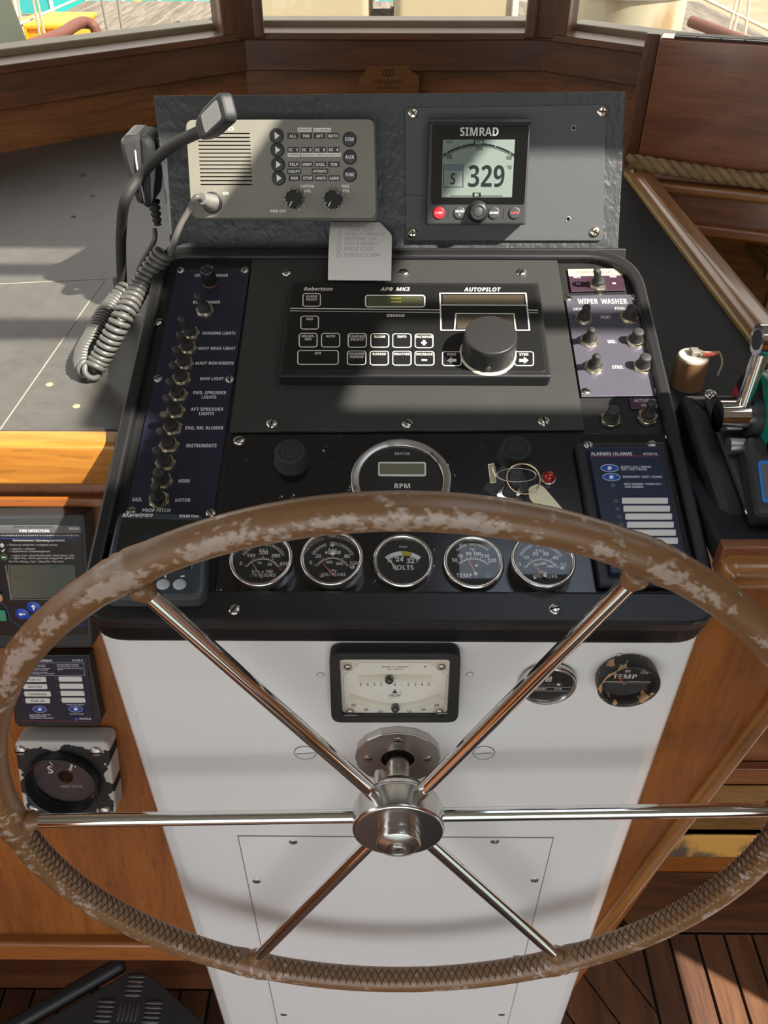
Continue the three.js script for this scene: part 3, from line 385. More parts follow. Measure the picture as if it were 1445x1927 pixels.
// ---------------------------------------------------------------- helm console
const HW = 0.268, VB = -0.0645, VT = 0.392;
const con = thing('helm_console', 'white helm pedestal with a sloping black instrument top', 'console', [0, 0, -0.488]);
{
  // white pedestal: rounded vertical corners, standing on the floor
  const pl = xz([[0, 0], [1, 0], [1, 1]], 0, 1); pl.dispose();
  const s = roundPoly([[-HW, 0.36], [-HW, 0], [HW, 0], [HW, 0.36]], [0.01, 0.028, 0.028, 0.01]); // plan, y = forwards
  const g = new THREE.ExtrudeGeometry(s, { depth: 1.325, bevelEnabled: false, curveSegments: 10 }).rotateX(-Math.PI / 2);
  obj('pedestal', toCreasedNormals(g, 0.6), M.white, con);
  const P = (p) => { const q = onZ(p, -0.488); return [q.x, q.y]; };
  // access plate: a frame groove of dark sealant, plate proud of it
  const a = P([449, 1573]), b = P([1041, 1571]); const y0 = 0.12;
  obj('access_groove', xy([[a[0] - 0.0013, y0 - 0.0013], [b[0] + 0.0013, y0 - 0.0013], [b[0] + 0.0013, a[1] + 0.0013], [a[0] - 0.0013, a[1] + 0.0013]], -0.002, 0.0005, 0), std([0.2, 0.19, 0.17], 0.8), con);
  const ap = obj('access_plate', xy([[a[0], y0], [b[0], y0], [b[0], a[1]], [a[0], a[1]]], -0.002, 0.0016, 0.0006), M.white, con);
  for (const p of [[552, 1582], [931, 1581], [483, 1656], [1006, 1654], [514, 1798], [972, 1797], [534, 1907], [944, 1907]]) { const q = P(p), o = obj('plate_screw', slotGeo, M.dull, ap, q[0], q[1], 0.0016); o.rotation.z = rr(0, 3); o.scale.set(1.05, 1.05, 0.5); }
  for (const p of [[574, 1416], [910, 1416]]) { const q = P(p), o = obj('filled_screw', cut(latheZ([[0, 0.0008], [0.0095, 0.0008], [0.0104, 0.0003], [0.0104, -0.003], [0, -0.003]], 28), new THREE.BoxGeometry(0.017, 0.0016, 0.002).translate(0, 0, 0.0012)), M.white, con, q[0], q[1], 0.0002); o.rotation.z = 0.12; const r = obj('filler_ring', new THREE.TorusGeometry(0.0106, 0.0007, 6, 32), std([0.25, 0.24, 0.22], 0.8), con, q[0], q[1], 0.0002); }
  for (const p of [[603, 1270], [884, 1269], [1166, 1234]]) { const q = P(p); obj('filler_dot', latheZ([[0, 0.0008], [0.0025, 0.0006], [0.0035, 0], [0, 0]], 16), M.white, con, q[0], q[1], 0); }
  // black top: tray with a raised lip all round
  const top = new THREE.Group(); top.name = 'instrument_top'; con.add(top); top.position.copy(panel.O).sub(con.position); top.rotation.x = panel.a;
  const corner = [0.034, 0.034, 0.06, 0.03], outer = [[-HW, VB], [HW, VB], [HW, VT], [-HW, VT]];
  const hous = slab(roundPoly(outer, corner), -0.034, -0.001, 0.004); obj('tray', uvM(hous, 'x', 0.3), M.tray, top);
  const lip = roundPoly(outer, corner), w = 0.013; lip.holes.push(new THREE.Path(roundPoly([[-HW + w, VB + 0.03], [HW - w, VB + 0.03], [HW - w, VT - w], [-HW + w, VT - w]], [0.012, 0.012, 0.05, 0.02]).getPoints(10).reverse()));
  obj('lip', slab(lip, -0.03, 0.0085, 0.003), M.black, top);
  const fx = [[-0.14, -0.049], [0.14, -0.049]]; for (const p of [[441, 1147], [1044, 1146]]) { const q = panel.at(p, 0.0085); const o = obj('lip_screw', slotGeo, M.steel, top, q[0], q[1], 0.0085); o.rotation.z = rr(-1, 1); o.scale.setScalar(1.1); }
  { const q = panel.at([297, 605], 0.001), o = obj('lip_screw', slotGeo, M.steel, top, q[0], q[1], 0.0005); o.scale.setScalar(1.1); }
}
const plateOf = (t, pr, z0, z1, m, name = 'plate', r = 0.001) => obj(name, pr.uv(slab(roundPoly(pr.poly, r), z0, z1, 0.0005)), m, t);

{ // switch panel
  const t = panel.thing('switch_panel', 'navy brushed switch plate with a column of black toggles and white lettering', 'switch panel', z6(700, 940), 0);
  const pr = new Print(t, [z6(640, 92), z6(1150, 92), z6(880, 1900), z6(262, 1900)], 0.002, '#26283a', 4600);
  const L = (s, x0, x1, y0, y1, ymap = z6) => pr.text(s, x0, x1, y0, y1, '#f0f0ee', 'bold', ymap);
  L('COMPASS DIMMER', 765, 998, 132, 151); L('BOX DIMMER', 752, 943, 319, 338); L('RUNNING LIGHTS', 818, 1050, 534, 555); L('MAST HEAD LIGHT', 787, 1050, 640, 660); L('MAST RED/GREEN', 768, 1038, 743, 764); L('BOW LIGHT', 801, 967, 851, 872);
  L('FWD. SPREADER', 752, 985, 949, 970); L('LIGHTS', 811, 917, 980, 1001); L('AFT SPREADER', 737, 965, 1063, 1085); L('LIGHTS', 792, 901, 1094, 1116); L('ENG. RM. BLOWER', 697, 965, 1193, 1216); L('INSTRUMENTS', 704, 918, 1317, 1341); L('HORN', 650, 732, 1563, 1587); L('SAIL', 328, 400, 1692, 1717); L('MOTOR', 626, 735, 1697, 1721); L('PROP PITCH', 397, 597, 1768, 1792);
  const m = pr.mat(0.42, 0.15); m.bumpMap = streaks; m.bumpScale = 0.00005; plateOf(t, pr, 0, 0.002, m);
  for (const p of [[667, 105], [1116, 104], [508, 862], [1010, 866], [322, 1786], [875, 1802]]) screw(t, z6(...p), 'slot', 1, M.dull, 0.002);
  for (const [n, q] of [[[835, 384], [780, 275]], [[735, 543], [668, 438]], [[715, 645], [655, 548]], [[692, 752], [628, 650]], [[672, 858], [607, 760]], [[650, 972], [583, 875]], [[630, 1088], [562, 988]], [[608, 1204], [543, 1103]], [[585, 1324], [517, 1218]], [[560, 1448], [490, 1353]], [[515, 1706], [485, 1600]]]) toggle(t, z6(...n), z6(...q));
  pushSwitch(t, z6(538, 1572));
  const [kx, ky] = rel(t, z6(872, 196), 0.002), kn = obj('dimmer_knob', latheZ([[0.0078, 0.003], [0.0078, 0.02], [0.0072, 0.0216], [0.004, 0.022], [0, 0.022]], 32), M.gloss, t, kx, ky, 0); obj('knob_bush', cylZ(0.0082, 0.008, 0.004, 28), std([0.32, 0.16, 0.09], 0.45, 0.6), kn); for (let i = 0; i < 12; i++) obj('grip_flute', box(0.0012, 0.0012, 0.012, 0.0004).translate(Math.cos(i * 0.5236) * 0.0077, Math.sin(i * 0.5236) * 0.0077, 0.011), M.black, kn);
}
{ // autopilot base plate and control unit
  const t = panel.thing('autopilot_base_plate', 'matt black base plate with six dome screws under the autopilot unit', 'plate', [765, 650], 0.0005);
  const pr = new Print(t, [[475, 487], [1048, 487], [1100, 808], [432, 812]], 0.003, '#363735', 900); const g = pr.g; for (let i = 0; i < 260; i++) { g.fillStyle = `rgba(${rnd() > 0.5 ? '90,90,84' : '10,10,10'},0.10)`; g.fillRect(rnd() * pr.cv.width, rnd() * pr.cv.height, 1 + rnd() * 14, 1); }
  plateOf(t, pr, 0, 0.003, pr.mat(0.5, 0.1));
  for (const p of [[540, 513], [760, 513], [981, 513], [512, 797], [767, 797], [1023, 793]]) screw(t, p, 'slot', 1.25, M.steel, 0.003);
  const c1 = rel(t, [1040, 711], 0.003), c2 = rel(t, [1084, 708], 0.003); obj('crack', rod(V3(c1[0], c1[1], 0.003), V3(c2[0], c2[1], 0.003), 0.0003, 5), M.softBlack, t);

  const a = panel.thing('autopilot_control_unit', 'black autopilot keypad with white outlined keys and a big round steering knob', 'autopilot', z4(765, 450), 0.0035), h = 0.014, Q = z4;
  const body = [[238, 248], [1298, 252], [1350, 652], [188, 648]].map((p) => rel(a, Q(...p), h)); obj('housing', slab(roundPoly(body, 0.003), 0, h, 0.002), M.black, a);
  const fp = new Print(a, [[252, 262], [1280, 265], [1325, 632], [207, 628]].map((p) => Q(...p)), h, '#121313', 5600);
  const W = '#e9e6d8', T = (s, x0, x1, y0, y1, f = 'bold', sk = 0) => fp.text(s, x0, x1, y0, y1, W, f, Q, sk);
  T('Robertson', 298, 422, 273, 288, 'bold', 0.2); T('AP9  MK3', 625, 748, 274, 289, 'bold', 0.2); T('AUTOPILOT', 980, 1133, 275, 291, 'bold', 0.2); T('SIMRAD', 648, 727, 388, 399);
  fp.poly2([[235, 363], [876, 370]], W, 0.0012, Q); fp.poly2([[235, 374], [876, 381]], W, 0.0007, Q); fp.poly2([[1250, 370], [1292, 372]], W, 0.0012, Q); fp.poly2([[1250, 381], [1292, 383]], W, 0.0007, Q);
  const keys = [[292, 300, 370, 358, 'ALARM', 'RESET'], [283, 396, 362, 455, 'NAV'], [276, 469, 356, 531, 'HELMS-', 'MAN'], [371, 469, 452, 531, 'AUTO'], [270, 542, 446, 605, 'OFF'], [484, 470, 565, 532, 'COMPASS', 'SELECT'], [580, 471, 660, 532, 'ILLUM'], [673, 471, 755, 533, 'INFO'], [768, 472, 848, 534, 'INCREASE', '', '+'], [481, 544, 563, 606, 'COUNTER', 'RUDDER'], [577, 545, 659, 607, 'RUDDER'], [673, 545, 755, 608, 'WEATHER'], [767, 546, 852, 608, 'DECREASE', '', '-'], [884, 547, 968, 610, 'PORT', '', '<'], [1190, 547, 1275, 610, 'STBD', '', '>']];
  for (const [x0, y0, x1, y1, l1, l2, sym] of keys) {
    fp.rect(x0 + 2, y0 + 2, x1 - 2, y1 - 2, W, 0.0011, Q, 0.003); const m = (x0 + x1) / 2, hw = Math.min(36, l1.length * 4.9); T(l1, m - hw, m + hw, y0 + 9, y0 + 19); if (l2) T(l2, m - Math.min(34, l2.length * 4.9), m + Math.min(34, l2.length * 4.9), y0 + 22, y0 + 32);
    if (sym === '+' || sym === '-') { fp.poly2([[m - 12, y0 + 39], [m + 12, y0 + 39]], W, 0.0022, Q); if (sym === '+') fp.poly2([[m, y0 + 28], [m, y0 + 50]], W, 0.0026, Q); }
    if (sym === '<' || sym === '>') { const s = sym === '<' ? -1 : 1; fp.poly2([[m + s * 20, y0 + 39], [m, y0 + 24], [m, y0 + 33], [m - s * 20, y0 + 33], [m - s * 20, y0 + 45], [m, y0 + 45], [m, y0 + 54]], W, 0, Q); }
  }
  fp.rect(560, 308, 811, 357, W, 0.0015, Q, 0.003); fp.poly2([[876, 299], [1241, 299], [1256, 456], [881, 456], [876, 299], [1241, 299]], W, 0.0015, Q); fp.poly2([[876, 349], [1246, 350]], W, 0.0013, Q); fp.poly2([[938, 454], [944, 385], [1190, 386], [1198, 454]], W, 0.0015, Q);
  const fm = fp.mat(0.42); plateOf(a, fp, h - 0.0005, h + 0.0005, fm, 'front_plate', 0.004);
  for (const [x0, y0, x1, y1, l1] of keys) { const p = [[x0, y0], [x1, y0], [x1, y1], [x0, y1]].map((q) => rel(a, Q(...q), h)); const k = obj('key', fp.uv(slab(roundPoly(p, 0.003), h, h + 0.0011, 0.0004)), fm, a); k.userData.label = 'key marked ' + l1.toLowerCase().replace('-', ''); }
  const lcd = (x0, y0, x1, y1, c, n, dots) => { const p = [[x0, y0], [x1, y0], [x1, y1], [x0, y1]].map((q) => rel(a, Q(...q), h)); const xs = p.map((q) => q[0]), ys = p.map((q) => q[1]); obj(n, planar(slab(roundPoly(p, 0.001), h - 0.0004, h + 0.0008, 0.0002), Math.min(...xs), Math.min(...ys), Math.max(...xs) - Math.min(...xs), Math.max(...ys) - Math.min(...ys)), canvasMat(256, 48, (g, w, hh) => { g.fillStyle = c; g.fillRect(0, 0, w, hh); if (dots) { g.fillStyle = '#cfc33c'; for (let r = 0; r < 2; r++) for (let k = 0; k < 6; k++) g.fillRect(w * 0.42 + k * 8 + (r ? 3 : 0), 8 + r * 18, 5, 6); } }, 0.12, { clearcoat: 0.6, clearcoatRoughness: 0.05 }), a); };
  lcd(567, 313, 804, 352, '#4c4f3a', 'course_display', true); lcd(886, 307, 1233, 345, '#4a4136', 'upper_window'); lcd(948, 391, 1186, 450, '#4c4338', 'lower_window');
  const kb = rel(a, Q(1080, 556), h), kt = rel(a, Q(1085, 493), h + 0.028); const ring = obj('knob_ring', cylZ(0.029, 0.0275, 0.002, 48), std([0.62, 0.58, 0.46], 0.5), a, kb[0], kb[1], h);
  const kn = obj('steering_knob', latheZ([[0.0265, 0.001], [0.0262, 0.022], [0.0255, 0.0265], [0.0243, 0.028], [0, 0.028]], 56), std([0.022, 0.022, 0.022], 0.4), a, kb[0], kb[1], h); obj('grub_screw', cylZ(0.0022, 0.0022, 0.002, 14).rotateX(-Math.PI / 2).rotateX(Math.PI).translate(-0.002, -0.0252, 0.008), M.dull, kn);
  { // the note: from the pod face down to the base plate, gently curled
    const n = thing('paper_note', 'handwritten paper note with a cut corner hanging over the autopilot edge', 'note'); const up = boxF, A = (p) => { const q = up.at(p, 0.004); return up.world(q[0], q[1], 0.004); }, Bp = (p) => { const q = panel.at(p, 0.02); return panel.world(q[0], q[1], 0.02); };
    const TL = A([622, 418]), TR = A([738, 418]), BL = Bp([617, 527]), BR = Bp([736, 528]); n.position.copy(TL); const nx = 12, ny = 16, pos = [], uv = [], idx = [];
    for (let j = 0; j <= ny; j++) for (let i = 0; i <= nx; i++) { const u = i / nx, v = j / ny; const p = TL.clone().lerp(TR, u).lerp(BL.clone().lerp(BR, u), v); p.y += 0.006 * Math.sin(Math.PI * v); p.z += 0.006 * Math.sin(Math.PI * v); if (v < 0.28 && u > 0.8) { const lim = 0.8 + 0.2 * v / 0.28; if (u > lim) p.copy(TL.clone().lerp(TR, lim).lerp(BL.clone().lerp(BR, lim), v)).add(V3(0, 0.006 * Math.sin(Math.PI * v), 0.006 * Math.sin(Math.PI * v))); } p.sub(TL); pos.push(p.x, p.y, p.z); const uu = v < 0.28 && u > 0.8 ? Math.min(u, 0.8 + 0.2 * v / 0.28) : u; uv.push(uu, 1 - v); }
    const N0 = pos.length / 3; for (let k = 0; k < N0; k++) { pos.push(pos[3 * k], pos[3 * k + 1] - 0.0003, pos[3 * k + 2] - 0.0003); uv.push(uv[2 * k], uv[2 * k + 1]); }
    for (let j = 0; j < ny; j++) for (let i = 0; i < nx; i++) { const q = j * (nx + 1) + i, r = q + nx + 1; idx.push(q, r, q + 1, q + 1, r, r + 1, q + N0, q + 1 + N0, r + N0, q + 1 + N0, r + 1 + N0, r + N0); }
    const g = new THREE.BufferGeometry(); g.setAttribute('position', new THREE.Float32BufferAttribute(pos, 3)); g.setAttribute('uv', new THREE.Float32BufferAttribute(uv, 2)); g.setIndex(idx); g.computeVertexNormals();
    obj('sheet', g, canvasMat(480, 460, (c, w, hh) => { c.fillStyle = '#e6e2dc'; c.fillRect(0, 0, w, hh); c.fillStyle = '#8b8580'; c.strokeStyle = '#8b8580'; c.lineWidth = 3; c.font = '42px sans-serif'; c.fillText('To START CAT', 24, 44, 300); c.strokeRect(10, 6, 330, 48); ['VANNE 2DM', 'KOBELT→MARCHE', 'BATTERIE→ON', 'CLEF CONTACT', 'PRESS START', 'VENTILCO 5dM'].forEach((s, i) => { const y = 92 + i * 42; c.globalAlpha = 0.45 + 0.06 * i; c.fillText('-', 22, y); c.beginPath(); c.arc(78, y - 14, 17, 0, 7); c.stroke(); c.font = '26px sans-serif'; c.fillText(String(i + 1), 70, y - 5); c.font = '40px sans-serif'; c.fillText(s, 116, y, 330); }); c.globalAlpha = 1; }, 0.8), n);
  }
}

{ // pump, wiper and heater switches
  const t = panel.thing('pump_switch_plate', 'cream and plum label plate with one pump toggle', 'switch plate', z5(295, 310), 0), pr = new Print(t, [[100, 236], [465, 231], [490, 378], [122, 388]].map((p) => z5(...p)), 0.0015, '#3a2633', 5000);
  pr.poly2([[90, 225], [470, 222], [478, 278], [104, 286]], '#bdb298', 0, z5); pr.text('POMPE PURGE APS', 160, 400, 250, 268, '#6f6859', 'bold', z5); for (const [s, a, b, c, d] of [['AUTO', 138, 188, 284, 297], ['PUMP', 382, 430, 281, 293], ['OFF', 155, 188, 328, 341], ['ON', 400, 425, 326, 338]]) pr.text(s, a, b, c, d, '#dcd3cc', 'bold', z5);
  plateOf(t, pr, 0, 0.0015, pr.mat(0.4)); toggle(t, z5(301, 338), z5(297, 238));
  const w = panel.thing('wiper_washer_panel', 'brushed grey plate lettered WIPER WASHER with six switches', 'switch panel', z5(400, 750), 0), wp = new Print(w, [[82, 415], [577, 405], [757, 1085], [192, 1092]].map((p) => z5(...p)), 0.002, '#5d5b67', 5000);
  const T = (s, a, b, c, d) => wp.text(s, a, b, c, d, '#e6e4de', 'bold', z5);
  T('WIPER  WASHER', 168, 500, 436, 470); T('SPIN', 137, 206, 497, 515); T('PUSH-WASH', 415, 570, 491, 511); T('PORT', 322, 388, 551, 571); T('MID.', 368, 428, 713, 734); T('STBD.', 398, 478, 884, 906);
  const m = wp.mat(0.42, 0.4); m.bumpMap = streaks; m.bumpScale = 0.00008; plateOf(w, wp, 0, 0.002, m);
  for (const p of [[104, 435], [555, 426], [223, 1060], [715, 1052]]) screw(w, z5(...p), 'slot', 1.05, M.steel, 0.002);
  for (const [n, q] of [[[207, 566], [232, 482]], [[240, 716], [265, 640]], [[275, 892], [298, 815]]]) toggle(w, z5(...n), z5(...q), 0.024);
  for (const n of [[511, 560], [554, 720], [601, 890]]) pushSwitch(w, z5(...n));
  const h = panel.thing('heater_switch_plate', 'plum label AUTO/FWD HEATER with a toggle below it', 'switch plate', z5(625, 1140), 0), hp = new Print(h, [[510, 1102], [728, 1098], [737, 1168], [527, 1178]].map((p) => z5(...p)), 0.0012, '#4d3345', 5000);
  hp.text('AUTO/FWD', 546, 690, 1109, 1130, '#d9cfd6', 'bold', z5); hp.text('HEATER', 593, 700, 1141, 1161, '#d9cfd6', 'bold', z5); plateOf(h, hp, 0, 0.0012, hp.mat(0.35)); toggle(h, z5(635, 1228), z5(668, 1125), 0.025);
  const b = panel.thing('booted_push_switch', 'single push switch between the base plate and the heater toggle', 'switch', z5(388, 1243), 0); pushSwitch(b, z5(388, 1243));
}
// ---- lower instrument panel
{
  const t = panel.thing('gauge_panel', 'glossy dark blue-black gauge plate with chips of paint around the bezels', 'panel', [830, 975], 0);
  const pr = new Print(t, [z7(100, 78), [1273, 815], [1330, 1130], z7(5, 952)], 0.0025, '#0a0b12', 1500); for (let i = 0; i < 90; i++) { pr.g.fillStyle = `rgba(190,185,175,${0.3 + rnd() * 0.5})`; pr.g.fillRect(rnd() * pr.cv.width, rnd() * pr.cv.height, 1 + rnd() * 1.5, 1 + rnd() * 1.5); }
  for (const [x, y] of [[720, 352], [714, 368], [1268, 290], [1232, 236], [1160, 765], [1160, 680], [1136, 812], [975, 872], [1065, 860], [852, 845], [716, 852], [425, 395], [362, 402], [582, 162]]) { pr.oval(x, y, 3 + rnd() * 3, 3 + rnd() * 5, '#d9d6cf', z7); pr.oval(x + rr(-12, 12), y + rr(-14, 14), 2.4, 3, '#d9d6cf', z7); }
  pr.text('STOP', 378, 438, 274, 293, '#a9a59b', 'bold', z7);
  plateOf(t, pr, 0, 0.0025, pr.mat(0.22, 0, { clearcoat: 0.6, clearcoatRoughness: 0.2 }));
  for (const p of [[450, 829], [1262, 821], [411, 1118]]) screw(t, p, 'slot', 1.2, M.steel, 0.0025);
  const btn = (p, l) => { const q = rel(t, p, 0.0025), o = obj('push_button', latheZ([[0.0165, 0], [0.016, 0.004], [0.0145, 0.006], [0.0145, 0.015], [0.0138, 0.0165], [0.0105, 0.017], [0.0102, 0.0162], [0.0088, 0.0162], [0.0085, 0.017], [0.006, 0.0172], [0.0056, 0.0166], [0, 0.0168]], 44), M.matte, t, q[0], q[1], 0.0025); o.userData.label = l; return o; };
  btn([549, 868], 'black rubber stop button'); btn([967, 862], 'black rubber start button');
  const q = rel(t, z8(388, 312), 0.0025); const ld = obj('warning_lamp', latheZ([[0.0055, 0], [0.0055, 0.004], [0.0045, 0.0075], [0.002, 0.009], [0, 0.0092]], 24), phys([0.4, 0.004, 0.006], 0.1, 0, { clearcoat: 1, clearcoatRoughness: 0.05 }), t, q[0], q[1], 0.0025); ld.userData.label = 'red domed warning lamp'; obj('lamp_ring', new THREE.TorusGeometry(0.006, 0.001, 8, 28).translate(0, 0, 0.001), M.steel, ld);
  const lk = rel(t, z8(205, 385), 0.0025); const lo = obj('key_switch', latheZ([[0.0135, 0], [0.013, 0.004], [0.009, 0.005], [0.009, 0.009], [0, 0.009]], 36), M.steel, t, lk[0], lk[1], 0.0025);
  // keys with their ring and tag
  const k = panel.thing('key_bunch', 'two keys with black heads on a split ring with a cream tag', 'keys', z8(205, 385), 0.0125);
  const R3 = (X, Y, z) => { const r = rel(k, z8(X, Y), z); return V3(r[0], r[1], z); };
  const head = (a, b, w, d) => { const A = a, Bv = b, dir = Bv.clone().sub(A), L = dir.length(); const g = box(w, L, d, 0.0025, 3); g.translate(0, L / 2, 0); g.applyQuaternion(new THREE.Quaternion().setFromUnitVectors(V3(0, 1, 0), dir.normalize())); return g.translate(A.x, A.y, A.z); };
  obj('key_head', [head(R3(195, 395, 0.002), R3(262, 345, 0.022).lerp(R3(230, 240, 0.03), 0.75), 0.012, 0.004), head(R3(285, 380, 0.012), R3(225, 240, 0.027), 0.009, 0.004)], M.softBlack, k).name = 'key_head';
  obj('key_head', head(R3(100, 380, 0.012), R3(190, 262, 0.024), 0.013, 0.004), M.softBlack, k);
  obj('key_blade', [head(R3(125, 330, 0.018), R3(112, 236, 0.028), 0.006, 0.0016), head(R3(140, 300, 0.022), R3(122, 250, 0.028), 0.003, 0.0016)], M.nickel, k);
  const rg = new THREE.TorusGeometry(0.0145, 0.0009, 8, 40); rg.rotateX(1.1).rotateZ(-0.35); const rc = R3(268, 310, 0.026); obj('split_ring', rg.translate(rc.x, rc.y, rc.z), std([0.55, 0.42, 0.28], 0.25, 1), k);
  const rg2 = new THREE.TorusGeometry(0.017, 0.0008, 8, 40); rg2.scale(1, 0.35, 1).rotateX(0.5); const rc2 = R3(235, 292, 0.03); obj('split_ring', rg2.translate(rc2.x, rc2.y, rc2.z), M.steel, k);
  const tp = [[292, 352], [338, 332], [368, 350], [470, 470], [420, 520], [298, 402]].map((p) => { const r = R3(...p, 0.016); return [r.x, r.y]; }); obj('tag', slab(roundPoly(tp, 0.003), 0.014, 0.0165, 0.0006), std([0.78, 0.74, 0.5], 0.4), k);
}
// dials drawn on unit circles
function dialMat(draw, bg = '#141516') { return canvasMat(512, 512, (g, w) => { g.fillStyle = bg; g.fillRect(0, 0, w, w); g.translate(w / 2, w / 2); g.scale(w / 2, w / 2); g.lineCap = 'butt'; draw(g); }, 0.55); }
const gt = (g, s, x, y, h, c = '#d9d6cf', w, f = 'bold', rot = 0) => { g.save(); g.translate(x, y); g.rotate(rot); g.scale(h / 72, h / 72); g.font = f + ' 100px sans-serif'; g.fillStyle = c; g.textAlign = 'center'; g.fillText(s, 0, 36, w ? w * 72 / h : undefined); g.restore(); };
const arcText = (g, s, r, a0, a1, h, c = '#bdb9b0') => [...s].forEach((ch, i) => { const a = a0 + (a1 - a0) * (i + 0.5) / s.length; gt(g, ch, Math.cos(a) * r, Math.sin(a) * r, h, c, undefined, 'bold', a + Math.PI / 2); });
const tick = (g, cx, cy, r0, r1, a, w, c = '#e2dfd8') => { g.strokeStyle = c; g.lineWidth = w; g.beginPath(); g.moveTo(cx + Math.cos(a) * r0, cy + Math.sin(a) * r0); g.lineTo(cx + Math.cos(a) * r1, cy + Math.sin(a) * r1); g.stroke(); };
function gauge(fr, name, label, px, rpx, hgt, dial, opt = {}) {
  const t = fr.thing(name, label, 'gauge', px, 0); const e = fr.at([px[0] + rpx, px[1]], hgt), c0 = fr.at(px, hgt), R = e[0] - c0[0], off = [c0[0] - t.c[0], c0[1] - t.c[1]];
  t.position.copy(fr.world(c0[0], c0[1], 0.0025)); t.c = [c0[0], c0[1], 0.0025]; const H = hgt - 0.0025;
  const b = opt.flat ? [[R * 0.98, 0], [R, H * 0.35], [R * 0.985, H * 0.7], [R * 0.93, H], [R * 0.89, H * 0.9], [R * 0.86, H * 0.95], [R * 0.82, H * 0.6], [R * 0.8, H * 0.2]] : [[R * 0.95, 0], [R * 0.97, H * 0.5], [R, H * 0.55], [R, H * 0.9], [R * 0.97, H], [R * 0.9, H], [R * 0.87, H * 0.86], [R * 0.86, H * 0.3]];
  const rd = opt.rd ?? R * 0.9, zd = opt.zd ?? H * 0.35;
  obj('case', cylZ(R * 0.93, R * 0.93, Math.max(0.001, zd - 0.0004), 48), M.black, t);
  obj('bezel', latheZ(b, 64), opt.bezel ?? M.steel, t);
  const df = obj('dial', new THREE.CircleGeometry(rd, 64), dial, t, 0, 0, zd);
  if (opt.needle) for (const [a, L, back, m, w] of [].concat([opt.needle])) { const [cx, cy] = opt.pivot ?? [0, 0]; const s = new THREE.Shape([[-back, -w], [L * 0.7, -w * 0.7], [L, 0], [L * 0.7, w * 0.7], [-back, w]].map((q) => new THREE.Vector2(q[0] * rd, q[1] * rd))); const nd = obj('needle', slab(s, 0, 0.0007, 0.0001), m, t, cx * rd, cy * rd, zd + 0.0016); nd.rotation.z = a; obj('pivot', cylZ(rd * 0.075, rd * 0.06, 0.0026, 20), opt.pivotMat ?? M.dull, t, cx * rd, cy * rd, zd); }
  for (const [x, y, s, m] of opt.bits ?? []) { const o = obj('dial_screw', slotGeo, m ?? M.dull, t, x * rd, y * rd, zd + 0.001); o.scale.setScalar(s * 0.62); }
  if (opt.glass !== false) obj('glass', new THREE.CircleGeometry(R * 0.88, 64), M.glass, t, 0, 0, H * 0.88);
  return t;
}
